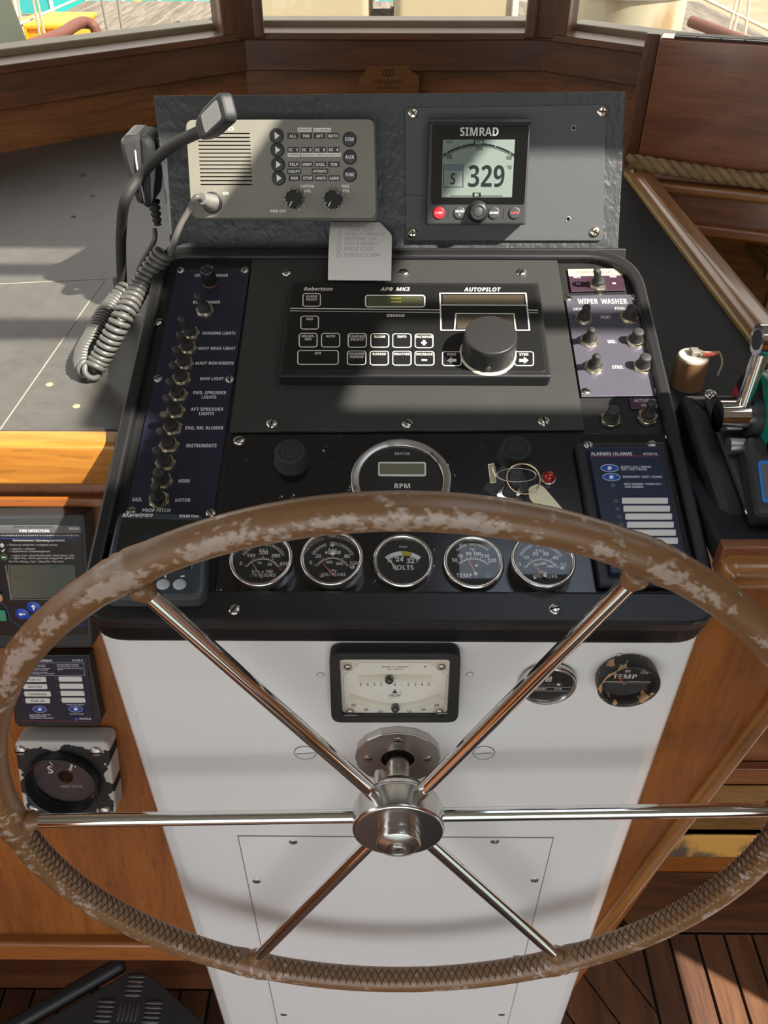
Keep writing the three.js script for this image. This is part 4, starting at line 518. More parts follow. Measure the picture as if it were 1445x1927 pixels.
{ // engine gauges
  const face = (lo, hi, big, nums, kpa, units, word, title = 'MURPHY SWICHGAGE®') => dialMat((g) => {
    arcText(g, title, 0.8, -2.65, -0.45, 0.12); const a0 = -2.62, a1 = -0.52, cy = 0.42; g.strokeStyle = '#e6e3dc'; g.lineWidth = 0.025; g.beginPath(); g.arc(0, cy, 0.62, a0, a1); g.stroke();
    for (let i = 0; i <= 20; i++) { const a = a0 + (a1 - a0) * i / 20; tick(g, 0, cy, 0.62, i % 5 ? 0.68 : 0.74, a, 0.022); }
    nums.forEach((n, i) => { const a = a0 + (a1 - a0) * i / (nums.length - 1); gt(g, n, Math.cos(a) * 0.88, cy + Math.sin(a) * 0.88, 0.14); });
    kpa.forEach((n, i) => { const a = a0 + (a1 - a0) * (i + 1) / (kpa.length + 0.6); gt(g, n, Math.cos(a) * 0.48, cy + Math.sin(a) * 0.48, 0.11); }); gt(g, units[0], 0, -0.56, 0.1); gt(g, units[1], 0.02, 0.3, 0.12); gt(g, word, 0.08, 0.45, 0.13); });
  const red = std([0.5, 0.12, 0.05], 0.5), wht = std([0.75, 0.72, 0.66], 0.5);
  gauge(panel, 'pressure_gauge', 'deep chrome pressure gauge reading to 400 psi with green corrosion at the pivot', z7(252, 720), 60, 0.02, face(0, 400, 1, ['0', '100', '200', '300', '400'], ['10', '20'], ['P.S.I.', 'kPa x 100'], 'PRESSURE'), { needle: [-1.0 + Math.PI, 0.75, 0.12, M.dull, 0.03], pivot: [-0.02, -0.52], bits: [[-0.35, -0.5, 0.75, std([0.06, 0.14, 0.03], 0.7)], [0.68, -0.2, 0.9, std([0.16, 0.05, 0.02], 0.6)]] });
  gauge(panel, 'pressure_gauge', 'deep chrome pressure gauge reading to 100 psi with a white peg', z7(622, 716), 59.5, 0.02, face(0, 100, 1, ['0', '20', '40', '60', '80', '100'], ['300', '600'], ['P.S.I.', 'kPa'], 'PRESSURE'), { needle: [-0.85 + Math.PI, 0.75, 0.12, red, 0.03], pivot: [0.05, -0.5], bits: [[-0.35, -0.52, 0.8], [0.72, -0.15, 0.9], [0, 0.42, 0.9, wht], [-0.03, 0.75, 0.8]] });
  gauge(panel, 'voltmeter', 'flat chrome voltmeter with a pale and yellow scale arc', z7(996, 728), 58.5, 0.0095, dialMat((g) => { const cy = 0.55, a0 = -2.3, a1 = -0.84; g.lineWidth = 0.2; g.strokeStyle = '#cfd6d2'; g.beginPath(); g.arc(0, cy, 0.88, a0, a1); g.stroke(); g.strokeStyle = '#a39b2c'; g.beginPath(); g.arc(0, cy, 0.88, -1.62, -1.22); g.stroke(); g.strokeStyle = '#111'; g.lineWidth = 0.02; g.beginPath(); g.arc(0, cy, 0.79, a0, a1); g.stroke(); for (let i = 0; i <= 4; i++) tick(g, 0, cy, 0.7, 0.8, a0 + (a1 - a0) * i / 4, 0.03); gt(g, '16', -0.48, -0.02, 0.13); gt(g, '24', -0.12, -0.1, 0.19); gt(g, '32', 0.27, -0.03, 0.19); gt(g, 'VOLTS', 0, 0.24, 0.19); gt(g, 'Faria', 0, -0.62, 0.09, '#bbb', undefined, 'italic bold'); }, '#101214'), { flat: true, needle: [2.2, 0.6, 0.05, std([0.55, 0.5, 0.42], 0.5), 0.035], pivot: [-0.22, -0.36] });
  gauge(panel, 'temperature_gauge', 'flat chrome temperature gauge scaled from 50 to 120 degrees', z7(1366, 736), 58.5, 0.0095, dialMat((g) => { arcText(g, 'MURPHY SWICHGAGE®', 0.78, -2.4, -0.75, 0.09); gt(g, '°C', 0, -0.55, 0.13); const cy = 0.55, a0 = -2.35, a1 = -0.78; g.strokeStyle = '#e6e3dc'; g.lineWidth = 0.025; g.beginPath(); g.arc(0, cy, 0.72, a0, a1); g.stroke(); for (let i = 0; i <= 14; i++) tick(g, 0, cy, 0.72, i % 2 ? 0.78 : 0.84, a0 + (a1 - a0) * i / 14, 0.022); ['50', '70', '90', '100', '110', '120'].forEach((n, i) => { const a = a0 + (a1 - a0) * [0, 0.17, 0.4, 0.6, 0.8, 1][i]; gt(g, n, Math.cos(a) * 0.95, cy + Math.sin(a) * 0.95, 0.14); }); gt(g, 'TEMP', -0.35, 0.5, 0.16); }), { flat: true, needle: [1.95, 0.78, 0.1, red, 0.03], pivot: [0.05, -0.48], bits: [[0.1, -0.1, 0.6], [0.5, -0.5, 0.9, std([0.1, 0.09, 0.08], 0.5)]] });
  gauge(panel, 'pressure_gauge', 'deep chrome pressure gauge reading to 50 psi beside the alarm panel', z8(366, 692), 61, 0.02, face(0, 50, 1, ['0', '10', '20', '30', '40', '50'], ['100', '200', '300'], ['P.S.I.', 'kPa.'], 'PRESSURE'), { needle: [2.25, 0.75, 0.12, red, 0.03], pivot: [0.05, -0.48], bits: [[-0.3, -0.52, 0.8], [0.7, -0.12, 0.9, M.dull]] });
  const rp = gauge(panel, 'tachometer', 'large digital RPM gauge with a worn wide chrome bezel', z7(985, 308), 93, 0.011, dialMat((g) => { gt(g, '9X1116', 0.03, -0.78, 0.075); gt(g, 'RPM', 0.03, 0.12, 0.13, '#e4e1da', 0.62); }, '#0c0d0e'), { flat: false, zd: 0.004, bezel: phys([1, 1, 1], 0.3, 1, { map: dataTex(256, 32, (u, v) => mix3([0.6, 0.58, 0.55], [0.22, 0.2, 0.18], clamp((fbm(u, v, 24, 3, 3, 161) - 0.56) * 6)), true) }) });
  { const R = rp.children.find((o) => o.name === 'bezel'); const Rv = 0.0465; R.geometry.dispose(); R.geometry = latheZ([[1, 0], [1.0, 0.005], [0.985, 0.0085], [0.95, 0.009], [0.85, 0.0082], [0.825, 0.0075], [0.82, 0.003]].map(([r, z]) => [r * Rv, z]), 72);
    const a = rel(rp, z7(866, 224), 0.004), b = rel(rp, z7(1117, 297), 0.004); const w = b[0] - a[0], h = a[1] - b[1], fr = roundPoly([[a[0], b[1]], [b[0], b[1]], [b[0], a[1]], [a[0], a[1]]], 0.0025), q = 0.0015; fr.holes.push(new THREE.Path(roundPoly([[a[0] + q, b[1] + q], [b[0] - q, b[1] + q], [b[0] - q, a[1] - q], [a[0] + q, a[1] - q]], 0.0015).getPoints(6).reverse())); obj('display_frame', slab(fr, 0.004, 0.0056, 0.0003), M.whitePlastic, rp); obj('display', box(w - 2 * q, h - 2 * q, 0.001, 0.0002).translate((a[0] + b[0]) / 2, (a[1] + b[1]) / 2, 0.0046), phys([0.16, 0.165, 0.11], 0.2, 0, { clearcoat: 0.5, clearcoatRoughness: 0.1 }), rp); }
}
{ // alarm panel on the console
  const t = panel.thing('alarm_panel', 'navy alarm panel with white label strips in a black frame', 'alarm panel', z8(785, 480), 0.0025), Q = z8;
  obj('frame', slab(roundPoly([[515, 133], [946, 130], [1092, 818], [632, 824]].map((p) => rel(t, Q(...p), 0.008)), 0.003), 0, 0.008, 0.002), M.black, t);
  const pr = new Print(t, [[580, 157], [920, 155], [1062, 756], [690, 762]].map((p) => Q(...p)), 0.0145, '#16213a', 5200), Tx = (s, a, b, c, d, f = 'bold') => pr.text(s, a, b, c, d, '#dfe3e6', f, Q);
  Tx('ALARMES /ALARMS', 593, 792, 181, 197); Tx('ALTAÏR V2', 845, 913, 184, 195); pr.poly2([[586, 201], [926, 199]], '#b0323c', 0.0006, Q);
  for (const [x, y] of [[683, 258], [692, 301]]) { pr.oval(x, y, 44, 19, '#d5dbe2', Q); pr.oval(x, y, 41, 16, '#1d4fa8', Q); pr.rect(x - 9, y - 8, x + 9, y + 8, '#e6ecf2', 0, Q, 0.0005); }
  Tx('ACQUIT / ACK. / PARADA', 736, 884, 247, 257); Tx('TEST / TEST / PRUEBA', 738, 864, 259, 269); Tx('REARMEMENT / RESET / REARME', 746, 936, 295, 305); Tx('SOUS TENSION / POWER ON /', 752, 936, 330, 340); Tx('CON TENSIÓN', 756, 846, 343, 353); pr.oval(700, 341, 12, 10, '#46605c', Q);
  const bars = [[742, 402, 963, 430], [749, 440, 973, 468], [758, 478, 983, 506], [766, 517, 991, 545], [775, 555, 1001, 584], [783, 594, 1011, 623]];
  bars.forEach(([x0, y0, x1, y1], i) => pr.oval(x0 - 27, (y0 + y1) / 2, 12, 10, '#57454b', Q));
  pr.oval(748, 722, 31, 26, '#cfd4da', Q, 0.0005); pr.text('MARINE', 716, 780, 718, 728, '#cfd4da', 'bold', Q); pr.poly2([[690, 735], [780, 733]], '#b0323c', 0.0006, Q);
  plateOf(t, pr, 0.007, 0.0145, pr.mat(0.35), 'front_plate');
  for (const [x0, y0, x1, y1] of bars) { const p = [[x0, y0], [x1, y0], [x1, y1], [x0, y1]].map((q) => rel(t, Q(...q), 0.0145)); obj('label_strip', slab(roundPoly(p, 0.001), 0.0142, 0.0151, 0.0002), M.whitePlastic, t); }
  for (const p of [[580, 147], [887, 144]]) screw(t, Q(...p), 'slot', 0.9, M.dull, 0.008);
}
{ // display by the switch plate
  const t = panel.thing('marine_display', 'dark grey display unit with a black screen and oval buttons under the wheel rim', 'display', zm(930, 520), 0.002), Q = zm, h = 0.022;
  obj('case', slab(roundPoly([[725, 205], [1275, 222], [1262, 740], [600, 740]].map((p) => rel(t, Q(...p), h)), 0.012), 0, h, 0.004), std([0.06, 0.067, 0.075], 0.45), t);
  const pr = new Print(t, [[733, 210], [1268, 228], [1218, 715], [640, 705]].map((p) => Q(...p)), h + 0.0008, '#353c43', 5200), Tx = (s, a, b, c, d, sk = 0) => pr.text(s, a, b, c, d, '#e8eaea', 'bold', Q, sk);
  Tx('Maretron', 757, 947, 214, 240, 0.25); Tx('DSM150', 1108, 1229, 222, 242);
  for (const [x, k] of [[820, 0], [925, 1], [1022, 2], [1125, 3]]) { if (k === 2 || k === 1) { const s = k === 2 ? 1 : -1; pr.poly2([[x, 606 + s * 11], [x - 9, 606 + s * 1], [x + 9, 606 + s * 1]], '#e8eaea', 0, Q); pr.poly2([[x, 606 + s * 2], [x, 606 - s * 12]], '#e8eaea', 0.0013, Q); } else { const s = k ? -1 : 1; pr.poly2([[x + s * 12, 606], [x, 598], [x, 614]], '#e8eaea', 0, Q); pr.poly2([[x, 606], [x - s * 11, 606], [x - s * 11, 599]], '#e8eaea', 0.0012, Q); } }
  plateOf(t, pr, h - 0.001, h + 0.0008, pr.mat(0.4), 'face', 0.009);
  const sp = new Print(t, [[752, 248], [1232, 262], [1186, 566], [698, 556]].map((p) => Q(...p)), h + 0.001, '#0e0f13', 3000); sp.text('Th.1 5°', 768, 858, 268, 286, '#23252c', 'bold', Q); sp.oval(900, 400, 36, 44, '#1b2037', Q, 0.004);
  plateOf(t, sp, h, h + 0.0014, sp.mat(0.1, 0, { clearcoat: 1, clearcoatRoughness: 0.04 }), 'screen', 0.001);
  for (const x of [806, 908, 1008, 1110]) { const p = rel(t, Q(x, 656), h + 0.001); const o = obj('button', latheZ([[0.0048, 0], [0.0045, 0.0012], [0.003, 0.0018], [0, 0.002]], 24), std([0.42, 0.45, 0.47], 0.4), t, p[0], p[1], h + 0.0008); o.scale.x = 1.15; }
  for (const p of [[655, 335], [1303, 216]]) screw(t, Q(...p), 'slot', 1, M.steel, 0.001);
}
// ---------------------------------------------------------------- upper instrument pod
{
  const pod = boxF.thing('instrument_pod', 'slate-textured grey box standing behind the sloping panel', 'instrument box', [735, 330], 0);
  const P = [[289, 180], [1178, 172], [1163, 470], [322, 482]].map((p) => rel(pod, p, 0));
  obj('body', uvM(slab(shapeOf(P), -0.12, 0, 0.0012), 'x', 0.16), M.slate, pod);
  const q = boxF.at([735, 330], 0); const foot = obj('foot_board', box(HW * 2 - 0.01, 0.02, 0.09, 0.002), M.black, pod); { const c = boxF.at([735, 480], 0); foot.position.set(0 - q[0], c[1] - q[1] - 0.002, -0.04); }
  const stand = obj('plinth', box(0.5, 0.14, 0.1, 0.002), M.black, pod); stand.position.set(-q[0], rel(pod, [735, 478])[1] - 0.065, -0.06);
  const mp = boxF.thing('display_mount', 'smooth grey mounting plate with four cross-head screws on the slate box', 'plate', [950, 325], 0.0002);
  { const sh = roundPoly([[762, 203], [1141, 197], [1134, 453], [764, 453]].map((p) => rel(mp, p, 0.003)), 0.004); for (const p of [[711, 483], [690, 828]]) { const r = rel(mp, zs(...p), 0.003), h = new THREE.Path(); h.absarc(r[0], r[1], 0.0023, 0, Math.PI * 2, true); sh.holes.push(h); }
    obj('plate', slab(sh, 0, 0.003, 0.0005), std([0.07, 0.076, 0.08], 0.45), mp); }
  for (const p of [[105, 428], [818, 422], [103, 881], [790, 877]]) screw(mp, zs(...p), 'cross', 1.25, M.nickel, 0.003);
  for (const p of [[711, 483], [690, 828]]) { const r = rel(mp, zs(...p), 0.003); obj('hole_rim', new THREE.TorusGeometry(0.0026, 0.0005, 6, 18), M.dull, mp, r[0], r[1], 0.0032); }
  { const a = rel(mp, zs(80, 733), 0.003), b = rel(mp, zs(152, 741), 0.003); obj('crack', rod(V3(a[0], a[1], 0.003), V3(b[0], b[1], 0.003), 0.0003, 5), M.softBlack, mp); }
  // autopilot head
  const s = boxF.thing('autopilot_display', 'square black autopilot head showing 329 on a grey-green screen', 'display', zs(350, 650), 0.0035), H = 0.022, Q = zs;
  obj('case', slab(roundPoly([[165, 450], [550, 450], [530, 850], [154, 850]].map((p) => rel(s, Q(...p), H)), 0.003), 0, H, 0.0025), std([0.03, 0.032, 0.034], 0.4), s);
  obj('hood', box(0.112, 0.0045, 0.006, 0.0015).translate(...rel(s, Q(357, 457), H), H + 0.002), M.softBlack, s);
  const gp = new Print(s, [[178, 472], [543, 472], [525, 772], [172, 772]].map((p) => Q(...p)), H + 0.0006, '#0b0c0d', 4500); gp.text('SIMRAD', 281, 430, 481, 513, '#d4d6d6', 'bold', Q);
  plateOf(s, gp, H - 0.0004, H + 0.0006, gp.mat(0.1, 0, { clearcoat: 1, clearcoatRoughness: 0.04 }), 'glass_face', 0.002);
  const lp = new Print(s, [[217, 527], [490, 527], [478, 746], [212, 746]].map((p) => Q(...p)), H + 0.001, '#76827c', 6500), K = '#1d2423';
  { const arc = (r, w) => { lp.g.beginPath(); const n = 24; for (let i = 0; i <= n; i++) { const x = 218 + 270 * i / n, u = (x - 353) / 135, y = 545 + r + 42 * u * u; const p = lp.pt(Q(x, y)); i ? lp.g.lineTo(...p) : lp.g.moveTo(...p); } lp.g.strokeStyle = K; lp.g.lineWidth = w * lp.k; lp.g.stroke(); }; arc(0, 0.0022); arc(8, 0.0006); for (const [x, y] of [[235, 582], [470, 582], [290, 556], [415, 556]]) lp.poly2([[x, y], [x + (x < 350 ? -6 : 6), y - 14]], '#76827c', 0.0009, Q); }
  lp.rect(334, 528, 371, 549, K, 0, Q, 0.0005); lp.text('329', 338, 367, 532, 545, '#aeb8b1', 'bold', Q); lp.text('330', 342, 368, 553, 567, K, 'bold', Q); lp.text('300', 230, 252, 584, 600, K, 'bold', Q); lp.text('000', 456, 478, 588, 604, K, 'bold', Q); lp.text('Cap', 313, 338, 598, 612, '#66716b', 'bold', Q); lp.text('329', 311, 453, 624, 706, K, 'bold', Q); lp.text('°M', 458, 477, 625, 640, K, 'bold', Q);
  lp.rect(219, 623, 293, 707, K, 0.0008, Q, 0.0003); lp.rect(219, 623, 293, 645, '#5c6a72', 0, Q, 0.0003); lp.text('S', 244, 266, 654, 697, K, 'bold', Q); lp.poly2([[245, 741], [443, 741]], K, 0.0008, Q); lp.rect(329, 728, 361, 745, K, 0, Q, 0.0003); lp.text('01', 337, 353, 731, 742, '#aeb8b1', 'bold', Q); lp.text('A5', 232, 254, 530, 542, '#3c4744', 'bold', Q);
  plateOf(s, lp, H, H + 0.001, lp.mat(0.2, 0, { clearcoat: 0.6, clearcoatRoughness: 0.1 }), 'screen', 0.0005);
  for (const [x, l, c, tc] of [[202, 'STBY', '#d3202c', '#f2c6c6'], [280, 'MENU', '#3a3c3e', '#dadada'], [410, 'MODE', '#3a3c3e', '#dadada'], [488, 'AUTO', '#3a3c3e', '#d8443c']]) { const p = rel(s, Q(x, 804), H), r = 0.0066; const o = obj('button', planar(latheZ([[r, 0], [r * 0.97, 0.0012], [r * 0.8, 0.0018], [0, 0.0019]], 32), -r, -r, 2 * r, 2 * r), canvasMat(128, 128, (g) => { g.fillStyle = c; g.fillRect(0, 0, 128, 128); g.fillStyle = tc; g.textAlign = 'center'; g.font = 'bold 34px sans-serif'; g.fillText(l, 64, l === 'MENU' ? 60 : 76, 96); if (l === 'MENU') { g.font = 'bold 40px sans-serif'; g.fillText('×', 64, 96); } }, 0.4), s, p[0], p[1], H); o.userData.label = l === 'STBY' ? 'red standby button' : 'round button marked ' + l.toLowerCase(); }
  for (const x of [239, 448]) { const p = rel(s, Q(x, 805), H); obj('key_divider', box(0.0012, 0.011, 0.001, 0.0004), M.softBlack, s, p[0], p[1], H); }
  const kp = rel(s, Q(350, 800), H + 0.004); const kn = obj('rotary_knob', latheZ([[0.0118, 0], [0.0118, 0.003], [0.0112, 0.0045], [0.0094, 0.005], [0.0094, 0.0085], [0.0085, 0.0098], [0.0052, 0.0102], [0.005, 0.0096], [0, 0.0096]], 44), std([0.02, 0.021, 0.022], 0.35), s, kp[0], kp[1], H); obj('knob_centre', latheZ([[0.0046, 0.0094], [0.0046, 0.0104], [0, 0.0107]], 24), std([0.05, 0.052, 0.055], 0.4), kn);
}
{ // loudhailer / intercom
  const t = boxF.thing('loudhailer_unit', 'warm grey intercom box with speaker slots, arrow buttons and two black volume knobs', 'intercom', zf(715, 455), 0.0005), H = 0.03, Q = zf;
  obj('body', slab(roundPoly([[24, 92], [1397, 86], [1416, 826], [80, 812]].map((p) => rel(t, Q(...p), H * 0.3)), 0.01), 0, H * 0.3, 0.003), std([0.15, 0.145, 0.125], 0.5), t);
  const pr = new Print(t, [[36, 98], [1382, 92], [1398, 800], [78, 798]].map((p) => Q(...p)), H, '#7f7d72', 4600), W = '#f3f2ea', Tx = (s, a, b, c, d, k = W) => pr.text(s, a, b, c, d, k, 'bold', Q);
  Tx('FURUNO', 110, 385, 148, 173); Tx('MIC', 300, 348, 614, 635); Tx('PWR OFF', 640, 756, 741, 762); Tx('LISTEN', 860, 955, 562, 584); Tx('VOL', 882, 935, 597, 618); Tx('HAIL', 1150, 1213, 561, 583); Tx('VOL', 1157, 1210, 595, 616);
  const pads = [['ALL', 763, 843, 192, 233], ['FWD', 858, 940, 192, 233], ['AFT', 954, 1036, 192, 233], ['BOTH', 1050, 1132, 192, 233], ['IC  1', 765, 847, 291, 331], ['IC  2', 861, 943, 291, 331], ['IC  3', 957, 1040, 291, 331], ['IC  4', 1054, 1136, 291, 331], ['YELP', 769, 851, 396, 436], ['UNWY', 865, 946, 396, 436], ['SAIL', 960, 1041, 396, 436], ['TOW', 1056, 1138, 396, 436], ['FUNC/PTT', 763, 863, 446, 487], ['AUTOMATIC', 938, 1056, 446, 484], ['MAN', 773, 855, 494, 535], ['STOP', 868, 950, 494, 535], ['ANCH', 964, 1045, 494, 535], ['AGND', 1058, 1140, 494, 535]];
  for (const [s, a, b, c, d] of pads) { pr.rect(a, c, b, d, '#2e2f30', 0, Q, 0.0006); const w = Math.min((b - a) * 0.86, s.length * 17), m = (a + b) / 2; Tx(s, m - w / 2, m + w / 2, c + 10, d - 9); }
  for (const [s, a, b, c, d] of [['HP AVANT', 837, 936, 153, 182], ['HP ARRIERE', 950, 1075, 155, 182], ['CUISINE', 765, 852, 334, 362], ['MACHINE CABINE AR PEAK AR', 861, 1147, 334, 360]]) { pr.rect(a, c, b, d, '#eceae4', 0, Q, 0.0002); Tx(s, a + 5, b - 5, c + 8, d - 8, '#55524c'); }
  for (const [x, y] of [[818, 668], [1093, 670]]) for (let i = 0; i < 11; i++) { const a = Math.PI * (0.64 + i * 0.172); pr.oval(x + Math.cos(a) * 77, y + Math.sin(a) * 77, 3.6, 3.6, W, Q); }
    { const fs = roundPoly(pr.poly, 0.008); // speaker slots cut right through the front panel
    for (let i = 0; i < 14; i++) { const y = 195 + i * 28.1, a = rel(t, Q(119 + i * 1.6, y), H), b = rel(t, Q(497 + i * 1.4, y), H), w = 0.001; fs.holes.push(new THREE.Path([[a[0], a[1] - w], [a[0], a[1] + w], [b[0], b[1] + w], [b[0], b[1] - w]].map((q) => new THREE.Vector2(...q)))); }
    obj('front_panel', pr.uv(slab(fs, H * 0.28, H, 0.0004)), pr.mat(0.5), t); obj('speaker_cone', box(0.075, 0.075, 0.001, 0.0004).translate(...rel(t, Q(315, 378), 0.007), H * 0.28), M.softBlack, t); }
  const btn = (x, y, n, draw, r) => { const p = rel(t, Q(x, y), H); const o = obj(n, planar(latheZ([[r, 0], [r * 0.98, 0.001], [r * 0.86, 0.0018], [0, 0.002]], 36), -r, -r, 2 * r, 2 * r), canvasMat(128, 128, (g) => { g.fillStyle = '#333435'; g.fillRect(0, 0, 128, 128); g.fillStyle = '#f2f2ee'; draw(g); }, 0.45), t, p[0], p[1], H); obj('button_ring', new THREE.TorusGeometry(r * 1.04, 0.0006, 6, 40), std([0.05, 0.05, 0.048], 0.5), o); return o; };
  for (const [x, y] of [[687, 212], [692, 313], [697, 417], [701, 514]]) btn(x, y, 'arrow_button', (g) => { g.beginPath(); g.moveTo(46, 30); g.lineTo(46, 98); g.lineTo(96, 64); g.fill(); }, 0.0069);
  for (const [s, x, y] of [['DIM', 1208, 237], ['AUX', 1210, 364], ['FUNC', 1212, 490]]) btn(x, y, 'round_button', (g) => { g.font = 'bold 46px sans-serif'; g.textAlign = 'center'; g.fillText(s, 64, 80, 96); }, 0.0069).userData.label = 'round button marked ' + s.toLowerCase();
  for (const [x, y] of [[818, 668], [1093, 670]]) { const p = rel(t, Q(x, y), H); const s = new THREE.Shape(); for (let i = 0; i <= 80; i++) { const a = i / 80 * 6.2832, r = 0.0097 * (1 + 0.035 * Math.cos(a * 10)); i ? s.lineTo(Math.cos(a) * r, Math.sin(a) * r) : s.moveTo(r, 0); } const o = obj('volume_knob', slab(s, 0, 0.013, 0.0016), M.gloss, t, p[0], p[1], H); obj('pointer', box(0.0011, 0.0055, 0.0006, 0.0002).rotateZ(-0.5).translate(-0.0035, -0.0045, 0.0131), M.whitePlastic, o); }
  const p = rel(t, Q(226, 690), H); obj('microphone_socket', latheZ([[0.0112, -0.001], [0.0112, 0.002], [0.0095, 0.003], [0, 0.0005]], 36), M.softBlack, t, p[0], p[1], H);
  // plug: ridged grey sleeve pulled to one side
  const pg = thing('microphone_plug', 'ridged grey plug and lead in the intercom socket', 'plug', t.position.toArray(), boxF.a); const A = V3(p[0], p[1], H + 0.002), e = rel(t, Q(148, 662), H + 0.02), Bv = V3(e[0], e[1], H + 0.021), d = Bv.clone().sub(A), n = []; for (let i = 0; i <= 26; i++) { const q = i / 26; n.push([(0.0095 - 0.0032 * q) * (i % 4 < 2 ? 1 : 0.9), q * d.length()]); } n.push([0, d.length()]); const g = latheZ(n, 28).applyQuaternion(new THREE.Quaternion().setFromUnitVectors(V3(0, 0, 1), d.clone().normalize())); obj('sleeve', g.translate(A.x, A.y, A.z), std([0.16, 0.155, 0.14], 0.5), pg);
  const inv = (w) => w.clone().sub(t.position).applyQuaternion(new THREE.Quaternion().setFromEuler(new THREE.Euler(-boxF.a, 0, 0)));
  const end = inv(onPlane([316, 490], V3(0, 1.5, -0.872), V3(0, 0, 1))), m1 = rel(t, Q(60, 745), 0.05), m2 = rel(t, [338, 425], 0.055); obj('lead', tube([A.clone().lerp(Bv, 0.9), Bv.clone().addScaledVector(d, 0.4), V3(m1[0], m1[1], 0.05), V3(m2[0], m2[1], 0.052), end], 0.0034, 50, 10), M.cordGray, pg);
}

// ---------------------------------------------------------------- microphone, lamp and cord beside the pod
const atZ = (p, z) => onZ(p, z);
{ // fist microphone hung on the end of the pod, seen from its edge
  const z = -0.985, t = thing('fist_microphone', 'black fist microphone with a pale seam hung on the box end', 'microphone', atZ(z1(535, 640), z).toArray());
  const L = (X, Y, zz = 0) => { const p = atZ(z1(X, Y), z + zz); return [p.x - t.position.x, p.y - t.position.y]; };
  const front = roundPoly([[490, 492], [545, 494], [562, 720], [555, 755], [530, 738], [476, 560], [470, 512]].map((q) => L(...q)), 0.006), back = roundPoly([[540, 494], [578, 502], [594, 530], [600, 600], [596, 740], [572, 770], [550, 752]].map((q) => L(...q)), 0.006);
  obj('front_shell', slab(front, -0.03, 0.024, 0.006), std([0.05, 0.05, 0.052], 0.35), t); obj('back_shell', slab(back, -0.028, 0.022, 0.006), M.softBlack, t);
  const a = L(523, 498), b = L(562, 742), c = L(540, 600); obj('seam', tube([V3(a[0], a[1], 0.02), V3(c[0] - 0.001, c[1], 0.0255), V3(b[0], b[1], 0.02)], 0.0012, 24, 6), std([0.5, 0.5, 0.5], 0.4), t);
  const k = L(552, 540); obj('talk_key', box(0.006, 0.03, 0.03, 0.003).translate(k[0] + 0.004, k[1] - 0.008, 0.006), M.rubber, t);
  const h = L(592, 575); obj('hanger', box(0.022, 0.03, 0.012, 0.003).translate(h[0] + 0.008, h[1], 0), M.softBlack, t);
  const s0 = L(575, 768), s1 = L(582, 858); const pts = []; for (let i = 0; i <= 20; i++) pts.push([0.0075 * (i % 5 < 3 ? 1 : 0.72) * (1 - i / 60), i / 20 * (s0[1] - s1[1])]); const g = new THREE.LatheGeometry(pts.map((q) => new THREE.Vector2(...q)), 20).rotateX(Math.PI); obj('strain_relief', g.translate(s0[0] + 0.002, s0[1] + 0.003, 0), M.rubber, t);
}
const coil0 = onZ([303, 486], -0.875), GB = onY([231, 560], TABLE + 0.004);
{ // gooseneck lamp
  const t = thing('gooseneck_lamp', 'black gooseneck chart lamp bending over the intercom with a white lens', 'lamp', GB.toArray()); const q = (X, Y, z) => atZ(z1(X, Y), z).sub(GB);
  const h0 = q(768, 492, -0.905);
  obj('stem', tube([V3(0, 0, 0), q(457, 960, GB.z + 0.012), q(459, 860, GB.z + 0.03), q(478, 745, GB.z + 0.055), q(530, 665, -0.958), q(600, 590, -0.945), q(680, 533, -0.925), h0], 0.0062, 90, 14), M.rubber, t);
  obj('base', latheZ([[0.019, 0], [0.019, 0.006], [0.009, 0.01], [0.0075, 0.03], [0, 0.03]], 28).rotateX(-Math.PI / 2).translate(0, -0.003, 0), M.softBlack, t);
  const h1 = q(872, 392, -0.86), d = h1.clone().sub(h0), len = d.length(), qd = new THREE.Quaternion();
  const yv = d.clone().normalize(), zv = V3(-0.45, 0.42, 1).addScaledVector(yv, -V3(-0.45, 0.42, 1).dot(yv)).normalize(), xv = yv.clone().cross(zv); qd.setFromRotationMatrix(new THREE.Matrix4().makeBasis(xv, yv, zv));
  const sh = roundPoly([[-0.009, -0.004], [0.009, -0.004], [0.014, len * 0.3], [0.014, len * 0.95], [-0.014, len * 0.95], [-0.014, len * 0.3]], 0.009), hg = slab(sh, -0.007, 0.007, 0.003); const hd = obj('lamp_head', hg, M.softBlack, t); hd.position.copy(h0); hd.quaternion.copy(qd);
  obj('lens', slab(roundPoly([[-0.009, len * 0.24], [0.009, len * 0.24], [0.009, len * 0.84], [-0.009, len * 0.84]], 0.004), 0.0066, 0.0078, 0.0004), std([0.6, 0.6, 0.56], 0.4), hd);
}
